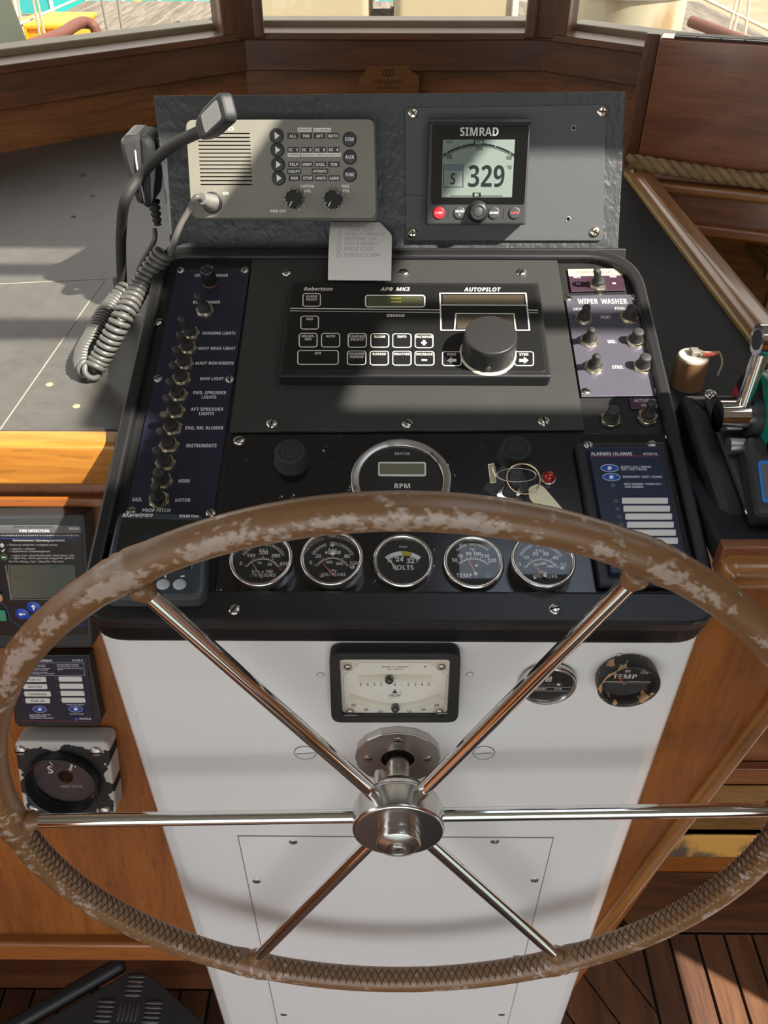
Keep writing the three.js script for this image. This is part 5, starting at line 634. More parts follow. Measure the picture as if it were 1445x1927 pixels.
{ // coiled cord: down the console side, round on the worktop and back up
  const t = thing('coiled_cord', 'grey coiled microphone cord looped down onto the grey worktop', 'cord'); const yT = TABLE + 0.0125, on = (X, Y, dy = 0) => onY(z3(X, Y), yT + dy);
  const path = curve([coil0.clone().add(V3(0.006, 0.008, 0)), onZ(z3(893, 215), -0.874), onZ(z3(800, 350), -0.862), on(690, 540, 0.05), on(620, 670, 0.028), on(560, 780, 0.008), on(520, 835, 0), on(482, 815, 0), on(478, 745, 0), on(520, 660, 0), on(580, 545, 0.001), on(655, 440, 0.003), on(720, 368, 0.012)]);
  t.position.copy(path.getPoint(0.5)); const turns = 52, n = turns * 14, F = path.computeFrenetFrames(n, false), pts = [], rc = 0.0088;
  for (let i = 0; i <= n; i++) { const u = i / n, p = path.getPointAt(u), a = u * turns * Math.PI * 2; pts.push(p.addScaledVector(F.normals[i], Math.cos(a) * rc).addScaledVector(F.binormals[i], Math.sin(a) * rc).sub(t.position)); }
  obj('coil', tube(new THREE.CatmullRomCurve3(pts), 0.0032, n * 2, 8), M.cordGray, t);
  const e = pts[pts.length - 1].clone().add(t.position), a = atZ(z1(583, 862), -0.985), b = onY([262, 505], TABLE + 0.05); obj('straight_tail', tube([a, atZ(z1(585, 900), -0.98), b, e].map((p) => p.clone().sub(t.position)), 0.003, 40, 8), M.cordGray, t);
}

// ---------------------------------------------------------------- steering wheel
{
  const WY = 1.132, WZ = -0.4214, R = 0.3672, r0 = 0.0137;
  const t = thing('steering_wheel', 'large steel steering wheel wrapped in worn brown leather', 'steering wheel', [0.001, WY, WZ]);
  const spokes = [0, 1, 2, 3, 4, 5].map((k) => (2.2 + 60 * k) * Math.PI / 180);
  // leather: brown hide, pale chalky scuffs where hands wore it
  const W = 2048, Hh = 256, leather = dataTex(W, Hh, (u, v) => {
    const th = u * 2 * Math.PI, phi = v * 360, band = Math.exp(-Math.pow((phi - 82) / 34, 2)), deg = u * 360;
    let dens = 0.30 + 0.34 * Math.exp(-Math.pow((deg - 150) / 24, 2)) + 0.22 * Math.exp(-Math.pow((deg - 96) / 30, 2)) + 0.08 * Math.exp(-Math.pow((deg - 40) / 16, 2)); if (deg > 185) dens -= 0.07;
    for (const s of spokes) { const dd = Math.abs(((th - s + Math.PI * 3) % (2 * Math.PI)) - Math.PI); if (dd < 0.045) dens += 0.26 * (1 - dd / 0.045); }
    const n1 = fbm(u, v, 84, 5, 5, 171), n2 = fbm(u, v, 512, 24, 3, 177), sl = fbm(u + v * 0.03, v, 230, 3, 3, 183);
    const k = clamp((n1 * 0.5 + n2 * 0.5 + (sl > 0.66 ? 0.1 : 0) - 0.67 + dens * band * 0.48) * 9), base = mix3([0.165, 0.082, 0.032], [0.225, 0.12, 0.05], fbm(u, v, 40, 10, 3, 191));
    const fine = fbm(u, v, 500, 60, 1, 195); return mix3(base.map((c) => c * (0.93 + 0.14 * fine)), [0.42, 0.34, 0.29], k * (0.7 + 0.3 * n2)); });
  const lm = phys([1, 1, 1], 0.36, 0, { map: leather, clearcoat: 0.25, clearcoatRoughness: 0.35 });
  const nu = 480, nv = 28, pos = [], uv = [], idx = [];
  for (let i = 0; i <= nu; i++) for (let j = 0; j <= nv; j++) { const a = i / nu * 2 * Math.PI, b = j / nv * 2 * Math.PI; let r = r0; for (const s of spokes) { const d = Math.abs(((a - s + Math.PI * 3) % (2 * Math.PI)) - Math.PI); if (d < 0.075) r = r0 * (1 + 0.13 * Math.pow(Math.cos(d / 0.075 * Math.PI / 2), 1.3) + (Math.abs(d - 0.008) < 0.006 ? -0.07 : 0)); }
    r *= 1 + 0.012 * (hashes[(i % nu) * 7 & 65535] - 0.5); const q = R + r * Math.cos(b); pos.push(q * Math.cos(a), q * Math.sin(a), r * Math.sin(b)); uv.push(i / nu, j / nv); }
  for (let i = 0; i < nu; i++) for (let j = 0; j < nv; j++) { const a = i * (nv + 1) + j, b = a + nv + 1; idx.push(a, b, a + 1, b, b + 1, a + 1); }
  const g = new THREE.BufferGeometry(); g.setAttribute('position', new THREE.Float32BufferAttribute(pos, 3)); g.setAttribute('uv', new THREE.Float32BufferAttribute(uv, 2)); g.setIndex(idx); g.computeVertexNormals();
  const rim = obj('leather_rim', g, lm, t);
  // stitches along the inside of the rim
  const sg = (() => { const A = [-0.0042, -0.0078], B = [0.0042, 0.0078], f = (x0, y0, x1, y1) => { const p = []; for (let i = 0; i <= 6; i++) { const k = i / 6, y = y0 + (y1 - y0) * k; p.push(V3(x0 + (x1 - x0) * k, y, Math.sqrt(Math.max(0, r0 * r0 - y * y)) + 0.0004)); } return tube(p, 0.00055, 7, 5); };
    return mergeGeometries([f(-0.0042, -0.0076, 0.0042, 0.0076), f(0.0042, -0.0076, -0.0042, 0.0076), f(-0.0042, 0.0076, -0.0042, 0.0096), f(-0.0042, -0.0076, -0.0042, -0.0096)]); })();
  const eyelet = mergeGeometries([1, -1].map((s) => new THREE.SphereGeometry(0.0013, 8, 6).scale(0.8, 1.5, 0.8).translate(-0.0042, s * 0.0096, Math.sqrt(r0 * r0 - 0.0096 * 0.0096) + 0.0002)));
  const thread = std([0.07, 0.045, 0.03], 0.8), pale = std([0.36, 0.3, 0.25], 0.8);
  for (let k = 0; k < 126; k++) { const a = Math.PI + 0.1 + k * 0.0088 / R; if (a > 2 * Math.PI + 0.0) break; if (spokes.some((s) => Math.abs(a - s) < 0.03)) continue;
    const o = new THREE.Object3D(), beta = 0.1, rad = V3(Math.cos(a), Math.sin(a), 0), nrm = rad.clone().multiplyScalar(-Math.cos(beta)).add(V3(0, 0, Math.sin(beta))), tan = V3(-Math.sin(a), Math.cos(a), 0), bi = nrm.clone().cross(tan);
    const s = obj('stitch', sg, thread, t, R * Math.cos(a), R * Math.sin(a), 0); s.quaternion.setFromRotationMatrix(new THREE.Matrix4().makeBasis(tan, bi, nrm)); obj('stitch_hole', eyelet, pale, s); }
  // spokes, hub, shaft
  for (const a of spokes) { const c = V3(Math.cos(a), Math.sin(a), 0); obj('spoke', rod(c.clone().multiplyScalar(0.034), c.clone().multiplyScalar(R - 0.009), 0.0066, 28), M.chrome, t); }
  for (const a of spokes) { const o = obj('spoke_collar', latheZ([[0.0066, 0], [0.0098, 0.001], [0.0105, 0.006], [0.0066, 0.014]], 24), lm, t); const c = V3(-Math.cos(a), -Math.sin(a), 0); o.quaternion.setFromUnitVectors(V3(0, 0, 1), c); o.position.set(Math.cos(a) * (R - r0 * 0.95), Math.sin(a) * (R - r0 * 0.95), 0); }
  const hub = obj('hub', latheZ([[0, -0.026], [0.026, -0.026], [0.0275, -0.021], [0.0285, -0.014], [0.036, -0.0125], [0.041, -0.010], [0.0425, -0.006], [0.0428, 0.014], [0.0418, 0.0165], [0.040, 0.0172], [0.0225, 0.0172], [0, 0.0172]], 72), M.steel, t);
  const cap = obj('hub_cap', latheZ([[0.0205, 0.017], [0.0205, 0.0215], [0.0199, 0.0219], [0.0205, 0.0223], [0.0205, 0.029], [0.0195, 0.0305], [0.011, 0.0335], [0.0108, 0.0328], [0, 0.0328]], 56), M.steel, hub);
  obj('cap_bolt', cut(latheZ([[0.007, 0.032], [0.007, 0.0342], [0.0055, 0.0352], [0, 0.0354], [0, 0.032]], 28), new THREE.CylinderGeometry(0.0028, 0.0028, 0.004, 6).rotateX(Math.PI / 2).translate(0, 0, 0.0352)), M.dull, hub);
  obj('key_stud', cylZ(0.006, 0.006, 0.014, 20).translate(-0.017, 0.014, -0.036), M.steel, hub);
  obj('shaft', cylZ(0.0115, 0.0115, 0.06, 36).translate(0, 0, -0.0665), M.steel, t);
  const fl = thing('shaft_flange', 'round steel flange with three slotted screws around the wheel shaft', 'flange', [0.001, 1.136, -0.488]);
  const ring = new THREE.Shape(); ring.absarc(0, 0, 0.0425, 0, Math.PI * 2, false); const hole = new THREE.Path(); hole.absarc(0, -0.002, 0.0165, 0, Math.PI * 2, true); ring.holes.push(hole);
  obj('ring', slab(ring, 0, 0.008, 0.001), std([0.55, 0.52, 0.48], 0.3, 1), fl); obj('bore_shade', cylZ(0.0164, 0.0164, 0.0012, 32).translate(0, -0.002, 0), M.rubber, fl);  // dark disc added to stand for the shaded shaft bore
  for (let k = 0; k < 4; k++) { const a = Math.PI / 2 + k * Math.PI / 2, o = obj('screw', slotGeo, M.steel, fl, Math.cos(a) * 0.0295, Math.sin(a) * 0.0295, 0.007); o.scale.set(1.2, 1.2, 0.8); o.rotation.z = k % 2 ? 0.3 : 0; }
}
{ // clinometer on the pedestal
  const t = ped.thing('clinometer', 'black framed clinometer with two curved glass vials and a cream scale', 'clinometer', zc(690, 440), 0), Q = zc, H = 0.014;
  const o = roundPoly([[92, 150], [1288, 150], [1262, 778], [112, 778]].map((p) => rel(t, Q(...p), H)), 0.011), w = roundPoly([[185, 208], [1193, 210], [1165, 728], [212, 728]].map((p) => rel(t, Q(...p), H)), 0.005); o.holes.push(new THREE.Path(w.getPoints(8).reverse())); obj('frame', slab(o, 0, H, 0.002), M.matte, t);
  const pr = new Print(t, [[170, 190], [1210, 190], [1190, 745], [190, 745]].map((p) => Q(...p)), 0.008, '#d9d4c6', 7000), K = '#3c3a38', Tx = (s, x, y, w2, h, r = 0) => pr.text(s, x - w2, x + w2, y - h, y + h, K, 'bold', Q);
  pr.poly2([[220, 350], [380, 225], [1005, 225], [1160, 345], [1135, 610], [975, 708], [400, 708], [232, 605]], '#e4e1d8', 0, Q); pr.poly2([[220, 350], [380, 225], [1005, 225], [1160, 345], [1135, 610], [975, 708], [400, 708], [232, 605], [220, 350]], '#9b9488', 0.0004, Q);
  pr.text('Made in Sweden', 568, 815, 257, 271, '#5d5850', 'bold', Q); pr.text('pat. pend.', 622, 765, 279, 291, '#5d5850', 'bold', Q); pr.rect(956, 258, 970, 269, K, 0, Q, 0);
  ['5', '4', '3', '2', '1', '0', '1', '2', '3', '4', '5'].forEach((s, i) => Tx(s, 380 + i * 61.7, 424, s === '1' ? 5 : 11, 12)); [['30', 312, 612], ['20', 427, 652], ['10', 555, 671], ['0', 686, 678], ['10', 818, 671], ['20', 946, 652], ['30', 1068, 612]].forEach(([s, x, y]) => Tx(s, x, y, s === '0' ? 11 : 24, 12));
  pr.poly2([[688, 466], [664, 503], [712, 503]], '#38363a', 0, Q); pr.poly2([[632, 524], [745, 488], [745, 520], [632, 560], [632, 524]], '#55524e', 0.0003, Q); pr.text('SILVA', 640, 738, 512, 534, '#45423f', 'bold', Q);
  for (const [x, y] of [[255, 260], [1115, 260], [275, 672], [1095, 672]]) for (let i = 0; i < 12; i++) pr.poly2([[x - 45 + i * 8, y - 38], [x - 45 + i * 8, y + 38]], '#b08e74', 0.0003, Q);
  plateOf(t, pr, 0, 0.008, pr.mat(0.4), 'scale_plate', 0.002);
  const vial = (fn, n) => { const pts = []; for (let i = 0; i <= 24; i++) { const [X, Y] = fn(i / 24), p = rel(t, Q(X, Y), 0.0095); pts.push(V3(p[0], p[1], 0.0095)); } return obj(n, tube(pts, 0.0036, 48, 12), phys([0.95, 0.95, 0.9], 0.05, 0, { transmission: 0.9, thickness: 0, ior: 1.3 }), t); };
  const ballM = std([0.06, 0.05, 0.045], 0.25, 0.3);
  vial((u) => [358 + u * 672, 372 - 6 * Math.sin(u * 3.14)], 'straight_vial'); vial((u) => [268 + u * 845, 535 + 92 * Math.sin(u * Math.PI)], 'curved_vial');
  for (const [x, y] of [[638, 370], [693, 628]]) { const p = rel(t, Q(x, y), 0.0095); obj('ball', new THREE.SphereGeometry(0.0042, 20, 14), ballM, t, p[0], p[1], 0.0108); }
  for (const [x, y] of [[262, 268], [1112, 266], [282, 672], [1094, 672]]) screw(t, Q(x, y), 'cross', 0.75, M.dull, 0.0085);
  const c = rel(t, Q(690, 468), 0.013), a = rel(t, Q(186, 468), 0.013), b = rel(t, Q(1193, 468), 0.013), top = rel(t, Q(690, 210), 0.013), bot = rel(t, Q(690, 727), 0.013); obj('cover_glass', new THREE.PlaneGeometry((b[0] - a[0]) * 0.99, (top[1] - bot[1]) * 0.99), M.glass, t, (a[0] + b[0]) / 2, (top[1] + bot[1]) / 2, 0.0125);
}
{ // hour meter and old temperature gauge on the pedestal
  gauge(ped, 'hour_meter', 'chrome ringed hour meter on the pedestal behind a spoke', zt(215, 340), 55, 0.009, dialMat((g) => { g.strokeStyle = '#e3e0d8'; g.lineWidth = 0.03; g.strokeRect(-0.09, -0.42, 0.18, 0.26); g.beginPath(); g.moveTo(-0.07, -0.38); g.lineTo(0.07, -0.2); g.moveTo(0.07, -0.38); g.lineTo(-0.07, -0.2); g.stroke(); g.fillStyle = '#2a2b2c'; g.fillRect(-0.6, -0.06, 1.2, 0.18); for (let i = 0; i < 6; i++) { g.fillStyle = i === 5 ? '#cfcac0' : '#3a3b3c'; g.fillRect(-0.5 + i * 0.17, -0.03, 0.13, 0.12); } g.fillStyle = '#a9a6a0'; g.fillRect(-0.95, 0.18, 1.9, 0.025); g.fillRect(-0.95, 0.4, 1.9, 0.025); gt(g, 'HOURS', -0.25, 0.3, 0.1); gt(g, '1/10', 0.42, 0.3, 0.1); }, '#131415'), { flat: true });
  const chip = dataTex(512, 64, (u, v) => { const a = fbm(u, v, 18, 3, 4, 201); return a > 0.63 ? mix3([0.42, 0.2, 0.07], [0.5, 0.36, 0.2], fbm(u, v, 20, 3, 2, 207)) : [0.014, 0.014, 0.014]; });
  const t = gauge(ped, 'temperature_gauge', 'old temperature gauge in a black hood with flaked paint and bare brass', zt(667, 342), 59, 0.017, dialMat((g) => { const cy = 0.5; g.strokeStyle = '#c9c6bf'; for (let i = 0; i <= 8; i++) tick(g, 0, cy, 1.1, 1.25, -2.2 + i * 0.16, 0.03, '#c9c6bf'); g.lineWidth = 0.025; gt(g, '40', -0.62, -0.38, 0.13, '#bdb9b2'); gt(g, '80', -0.05, -0.46, 0.13, '#bdb9b2'); gt(g, '120', 0.55, -0.38, 0.13, '#bdb9b2'); gt(g, 'TEMP', -0.1, -0.17, 0.24, '#c9c6bf'); g.fillStyle = '#b5b2ab'; g.fillRect(-0.95, 0.1, 1.9, 0.03); g.fillRect(-0.95, 0.17, 1.9, 0.015); g.fillStyle = '#2c3032'; g.fillRect(-1, 0.2, 2, 0.8); }, '#141516'), { zd: 0.005, needle: [2.2, 0.55, 0.05, std([0.5, 0.1, 0.06], 0.5), 0.025], pivot: [-0.1, -0.1] });
  const b = t.children.find((o) => o.name === 'bezel'); const R = ped.at([1184 + 59, 1295], 0.017)[0] - ped.at([1184, 1295], 0.017)[0]; b.geometry.dispose(); b.geometry = latheZ([[R * 0.97, 0], [R, 0.004], [R, 0.0135], [R * 0.97, 0.0145], [R * 0.87, 0.0135], [R * 0.81, 0.010], [R * 0.8, 0.003]], 64); b.material = std([1, 1, 1], 0.45, 0, { map: chip });
}
// ---------------------------------------------------------------- engine control on its black wooden block
{
  const t = panel.thing('control_block', 'worn black painted wooden block under the engine lever', 'block', [1400, 900], -0.028), h = 0.04;
  const P = [zr(165, 552), zr(1100, 575), zr(1500, 1600), zr(500, 1600)].map((p) => rel(t, p, h));
  obj('block', planar(slab(roundPoly(P, [0.008, 0.004, 0.004, 0.012]), 0, h, 0.009), -0.2, -0.3, 0.3, 0.3), M.oldBlack, t);
  const c = panel.thing('engine_control', 'cast black engine control with a chrome lever and red and green quadrant', 'engine control', zr(900, 1000), 0.0125);
  const base = [zr(345, 570), zr(1050, 580), zr(1400, 1500), zr(690, 1500)].map((p) => rel(c, p, 0.008)); obj('base_flange', slab(roundPoly(base, 0.008), 0, 0.008, 0.003), M.grained, c);
  const hs = [zr(655, 870), zr(1100, 870), zr(1250, 1475), zr(745, 1475)].map((p) => rel(c, p, 0.03)); obj('housing', slab(roundPoly(hs, 0.008), 0.004, 0.03, 0.006), M.grained, c);
  const dp = [zr(745, 1070), zr(1060, 1070), zr(1110, 1385), zr(785, 1385)].map((p) => rel(c, p, 0.031)); obj('display_border', slab(roundPoly(dp, 0.004), 0.029, 0.0315, 0.0006), std([0.02, 0.2, 0.62], 0.4), c); const dq = [zr(768, 1095), zr(1050, 1095), zr(1100, 1362), zr(805, 1362)].map((p) => rel(c, p, 0.032)); obj('display', slab(roundPoly(dq, 0.002), 0.03, 0.0322, 0.0004), std([0.13, 0.13, 0.13], 0.3), c); const dr = [zr(818, 1135), zr(1050, 1135), zr(1085, 1330), zr(850, 1330)].map((p) => rel(c, p, 0.033)); obj('display_key', slab(roundPoly(dr, 0.003), 0.032, 0.0335, 0.0005), std([0.2, 0.2, 0.2], 0.35), c);
  // quadrant drum, axis athwartships
  const dm = canvasMat(512, 512, (g) => { g.fillStyle = '#0c0c0d'; g.fillRect(0, 0, 512, 512); g.fillStyle = '#c3202e'; g.fillRect(0, 40, 512, 52); g.fillStyle = '#0f8a72'; g.fillRect(0, 300, 512, 200); g.fillStyle = '#e8e8e4'; g.textAlign = 'center'; g.font = 'bold 60px sans-serif'; [['B', 130], ['N', 190], ['F', 255]].forEach(([s, y]) => g.fillText(s, 90, y + 20)); }, 0.3);
  const dc = rel(c, zr(690, 735), 0.02), drum = new THREE.CylinderGeometry(0.052, 0.052, 0.07, 48, 1, false, 0, Math.PI * 2).rotateZ(Math.PI / 2); { const p = drum.attributes.position, u = drum.attributes.uv; for (let i = 0; i < p.count; i++) { const a = Math.atan2(p.getY(i), p.getZ(i)); u.setXY(i, (p.getX(i) + 0.035) / 0.07, (a + 0.55) / 2.6); } }
  obj('quadrant_drum', drum, dm, c, dc[0] + 0.035, dc[1] - 0.006, 0.012);
  const pv = rel(c, zr(575, 735), 0.03); obj('pivot_cap', new THREE.CylinderGeometry(0.0145, 0.0145, 0.028, 36).rotateZ(Math.PI / 2), M.chrome, c, pv[0] - 0.002, pv[1], 0.03); obj('pivot_boss', new THREE.CylinderGeometry(0.019, 0.021, 0.03, 32).rotateZ(Math.PI / 2), M.softBlack, c, pv[0] + 0.026, pv[1], 0.03);
  const la = V3(pv[0] + 0.004, pv[1], 0.03), lb2 = rel(c, zr(800, 160), 0.1), lb = V3(lb2[0], lb2[1], 0.1); obj('lever', rod(la, lb, 0.0068, 20), M.chrome, c); obj('lever_knob', new THREE.CylinderGeometry(0.0135, 0.0135, 0.05, 28).rotateZ(Math.PI / 2), M.chrome, c, lb.x + 0.018, lb.y, lb.z); obj('knob_socket', new THREE.CylinderGeometry(0.0085, 0.0085, 0.001, 24).rotateZ(Math.PI / 2), M.softBlack, c, lb.x - 0.0072, lb.y, lb.z);
  screw(c, zr(390, 573), 'slot', 1.25, M.steel, 0.008); screw(c, zr(703, 1457), 'cross', 1.4, M.steel, 0.008); const sk = rel(c, zr(592, 940), 0.02); obj('clamp_screw', new THREE.CylinderGeometry(0.0078, 0.0078, 0.014, 28).rotateZ(Math.PI / 2), M.dull, c, sk[0], sk[1], 0.016);
}
{ // knurled canister on the black worktop
  const P = onY(zr(225, 545), TABLE), t = thing('knurled_canister', 'small knurled copper canister with a pale lid and twisted wire', 'canister', [P.x, TABLE, P.z - 0.012]);
  const kt = dataTex(256, 64, (u, v) => { const a = Math.sin((u * 48 + v * 9) * Math.PI * 2), b = Math.sin((u * 48 - v * 9) * Math.PI * 2), k = 0.5 + 0.25 * (a + b); return mix3([0.3, 0.13, 0.05], [0.7, 0.4, 0.22], k); });
  obj('body', new THREE.CylinderGeometry(0.0172, 0.0172, 0.034, 40, 1, true).translate(0, 0.017, 0), std([1, 1, 1], 0.4, 0.2, { map: kt }), t); obj('lid', new THREE.LatheGeometry([[0.0166, 0.032], [0.0166, 0.036], [0.0145, 0.038], [0.012, 0.0372], [0, 0.0372]].map((q) => new THREE.Vector2(...q)), 40), std([0.6, 0.55, 0.45], 0.4), t);
  obj('catch', box(0.009, 0.005, 0.012, 0.001).translate(0.001, 0.04, -0.002), std([0.4, 0.38, 0.3], 0.4, 0.6), t); obj('wire', tube([[0.004, 0.04, 0], [0.01, 0.043, 0.005], [0.018, 0.042, 0.004], [0.026, 0.04, 0.0], [0.031, 0.03, 0.003], [0.029, 0.016, 0.006]], 0.0011, 40, 8), std([0.66, 0.6, 0.42], 0.5), t); obj('red_sleeve', tube([[0.007, 0.0405, 0.006], [0.014, 0.042, 0.009], [0.021, 0.043, 0.008]], 0.0026, 16, 10), std([0.5, 0.11, 0.06], 0.5), t);
}
// ---------------------------------------------------------------- instruments on the mahogany bulkhead
{
  const t = bulk.thing('fire_panel', 'black fire detection panel with a grey-green screen and blue arrow buttons', 'fire panel', [60, 1090], 0), H = 0.03, Q = zb;
  obj('case', slab(roundPoly([[-420, 850], [640, 835], [700, 1850], [-380, 1860]].map((p) => rel(t, Q(...p), H)), 0.006), 0, H, 0.004), M.softBlack, t);
  const pr = new Print(t, [[-380, 920], [610, 918], [660, 1745], [-340, 1750]].map((p) => Q(...p)), H + 0.0008, '#141619', 3600), Tx = (s, a, b, c, d, k = '#d5d7d6') => pr.text(s, a, b, c, d, k, 'bold', Q);
  pr.poly2([[-380, 915], [620, 915], [622, 975], [-380, 980]], '#595c5e', 0, Q); Tx('DETECTION INCENDIE', 100, 400, 923, 938, '#1c1d1e'); Tx('FIRE DETECTION', 145, 373, 950, 969, '#ecefee'); Tx('DIODE', 520, 600, 933, 952, '#d5d7d6');
  for (let i = -30; i < 46; i++) pr.rect(5 + i * 13, 988, 11 + i * 13, 1001, '#c4c6c6', 0, Q, 0); pr.poly2([[-200, 1018], [535, 1012], [575, 1040]], '#2c4fa0', 0.0009, Q); pr.poly2([[-60, 1490], [30, 1512], [60, 1570], [80, 1640], [150, 1680], [660, 1672]], '#2c4fa0', 0.0009, Q);
  Tx('Fonctionnement / Operating instructions', 95, 490, 1024, 1039, '#eef0ef'); Tx('-> flèches de navigation / navigation arrows', 50, 435, 1058, 1072); Tx('-> validation / validation', 68, 268, 1089, 1102); Tx('-> acquittement / acknowledgement', 68, 380, 1108, 1121); Tx('-> appui court : désactivation pile / short press : unit', 78, 560, 1139, 1152); Tx('-> appui long : alarme générale / long press : general', 78, 560, 1159, 1172); Tx('Feu / Fire   Dérang. / Fault    Défaut Élec. / Elec. Fault', 66, 480, 1185, 1198);
  pr.poly2([[0, 1069], [32, 1069]], '#e8e8e8', 0.0024, Q); pr.poly2([[15, 1053], [15, 1086]], '#e8e8e8', 0.0026, Q); pr.poly2([[10, 1105], [20, 1116], [38, 1095]], '#e8e8e8', 0.0014, Q); pr.rect(8, 1136, 52, 1180, '#2f8a52', 0.0012, Q, 0.003); pr.rect(12, 1152, 46, 1166, '#e2e2e2', 0, Q, 0.001);
  for (let i = 0; i < 20; i++) pr.rect(36 + i * 2.3, 1220 + i * 13, 48 + i * 2.3, 1226 + i * 13, '#c8caca', 0, Q, 0); pr.poly2([[62, 1212], [82, 1480], [600, 1474]], '#8d9090', 0.0008, Q);
  plateOf(t, pr, H - 0.001, H + 0.0008, pr.mat(0.3), 'face', 0.003);
  const lp = new Print(t, [[68, 1217], [560, 1217], [585, 1468], [88, 1472]].map((p) => Q(...p)), H + 0.0012, '#536059', 2500); lp.text('zone1', 100, 180, 1304, 1322, '#404b45', 'bold', Q); lp.rect(385, 1226, 428, 1244, '#46514b', 0, Q, 0); plateOf(t, lp, H, H + 0.0013, lp.mat(0.15, 0, { clearcoat: 0.5, clearcoatRoughness: 0.1 }), 'screen');
  for (const [x, y, dx, dy] of [[256, 1533, 0, -1], [168, 1585, -1, 0], [345, 1585, 1, 0], [256, 1636, 0, 1]]) { const p = rel(t, Q(x, y), H + 0.001), r = 0.007; const o = obj('arrow_button', planar(latheZ([[r, 0], [r * 0.95, 0.0012], [0, 0.0018]], 28), -r, -r, 2 * r, 2 * r), canvasMat(128, 128, (g) => { g.fillStyle = '#1c46b0'; g.fillRect(0, 0, 128, 128); g.translate(64, 64); g.rotate(Math.atan2(dy, dx)); g.fillStyle = '#fff'; g.fillRect(-30, -8, 36, 16); g.beginPath(); g.moveTo(34, 0); g.lineTo(4, -24); g.lineTo(4, 24); g.fill(); }, 0.35), t, p[0], p[1], H + 0.0008); o.scale.x = 1.1; }
  const gb = rel(t, Q(-15, 1590), H); obj('green_button', box(0.02, 0.014, 0.003, 0.0014).translate(gb[0], gb[1], H + 0.002), std([0.05, 0.3, 0.16], 0.4), t); const wb = rel(t, Q(-10, 1450), H); obj('key_lock', cylZ(0.006, 0.006, 0.004, 24), M.steel, t, wb[0], wb[1], H);

  const a = bulk.thing('zone_alarm_panel', 'navy alarm panel with white tags PEAK AV, MOTEUR, COURSIVE and PEAK AR', 'alarm panel', za(380, 360), 0), HA = 0.016, S = za;
  obj('frame', slab(roundPoly([[60, 118], [606, 116], [690, 560], [668, 606], [126, 608], [98, 575]].map((p) => rel(a, S(...p), HA)), 0.002), 0, HA, 0.002), M.black, a);
  const ap = new Print(a, [[76, 136], [588, 134], [636, 572], [142, 580]].map((p) => S(...p)), HA + 0.0008, '#141c33', 5600), Ta = (s, x0, x1, y0, y1, c = '#dfe3e6') => ap.text(s, x0, x1, y0, y1, c, 'bold', S);
  Ta('ALARMES / ALARMAS', 120, 356, 148, 164); Ta('ALTOR 8', 490, 562, 148, 160); ap.poly2([[80, 172], [566, 170], [577, 256], [110, 262], [100, 172]], '#aeb6c2', 0.0005, S); for (const [x0, x1, y] of [[130, 310, 182], [150, 310, 192], [150, 340, 206], [150, 325, 216], [160, 325, 232], [160, 370, 242], [386, 535, 180], [386, 535, 190], [390, 560, 204], [390, 425, 214]]) Ta(x1 - x0 > 100 ? 'sous tension / power on / con tensión' : 'alarma', x0, x1, y, y + 7);
  for (let i = 0; i < 4; i++) { ap.oval(142 + i * 6, 284 + i * 48, 10, 9, '#32394a', S); ap.oval(384 + i * 8, 280 + i * 48, 10, 9, '#32394a', S); }
  for (const [x, y] of [[270, 488], [515, 486]]) { ap.oval(x, y, 48, 23, '#b9c3d4', S); ap.oval(x, y, 45, 20, '#1a489f', S); ap.rect(x - 12, y - 9, x + 12, y + 9, '#e6ecf2', 0, S, 0.0004); }
  Ta('∩', 420, 438, 456, 478); Ta('∩∩', 420, 456, 520, 540); Ta('∩', 170, 186, 522, 544); Ta('MARCHE / ON / MARCHA', 452, 572, 452, 460); Ta('TEST / TEST / PRUEBA', 475, 570, 516, 524); Ta('ACQUIT. SIRÈNE / BUZZER STOP', 197, 345, 521, 529); Ta('PARADA SIRENA', 200, 312, 532, 539); Ta('ACQUITTEMENT / ACKNOWLEDGE', 204, 364, 543, 551); Ta('MARINELEC', 538, 622, 546, 557); ap.oval(518, 556, 10, 9, '#3a66c0', S); ap.poly2([[150, 566], [634, 570]], '#8d2f3a', 0.0006, S);
  plateOf(a, ap, HA - 0.001, HA + 0.0008, ap.mat(0.35), 'face', 0.001);
  const tg = (x0, y0, x1, y1, s) => { const p = [[x0, y0], [x1, y0], [x1 + 6, y1], [x0 + 6, y1]].map((q) => rel(a, S(...q), HA + 0.001)); const xs = p.map((q) => q[0]), ys = p.map((q) => q[1]); const o = obj('name_tag', planar(slab(roundPoly(p, 0.0015), HA + 0.0006, HA + 0.002, 0.0003), Math.min(...xs), Math.min(...ys), Math.max(...xs) - Math.min(...xs), Math.max(...ys) - Math.min(...ys)), canvasMat(256, 64, (g) => { g.fillStyle = '#dcdcd6'; g.fillRect(0, 0, 256, 64); g.fillStyle = '#4a4845'; g.font = 'bold 36px sans-serif'; g.textAlign = 'center'; if (s) g.fillText(s, 128, 46, 200); }, 0.4), a); if (s) o.userData.label = 'white tag lettered ' + s; };
  [['PEAK AV', 150, 265, 312, 298], ['MOTEUR', 156, 313, 320, 347], ['COURSIVE', 164, 363, 344, 397], ['PEAK AR', 172, 410, 338, 443]].forEach(([s, x0, y0, x1, y1]) => tg(x0, y0, x1, y1, s)); [[397, 262, 556, 296], [404, 310, 564, 345], [411, 360, 572, 394], [418, 406, 578, 439]].forEach(([x0, y0, x1, y1]) => tg(x0, y0, x1, y1, ''));

  const g = bulk.thing('pitch_gauge', 'square propeller pitch gauge with paint flaking off its black case', 'gauge', za(440, 960), 0), HG = 0.03;
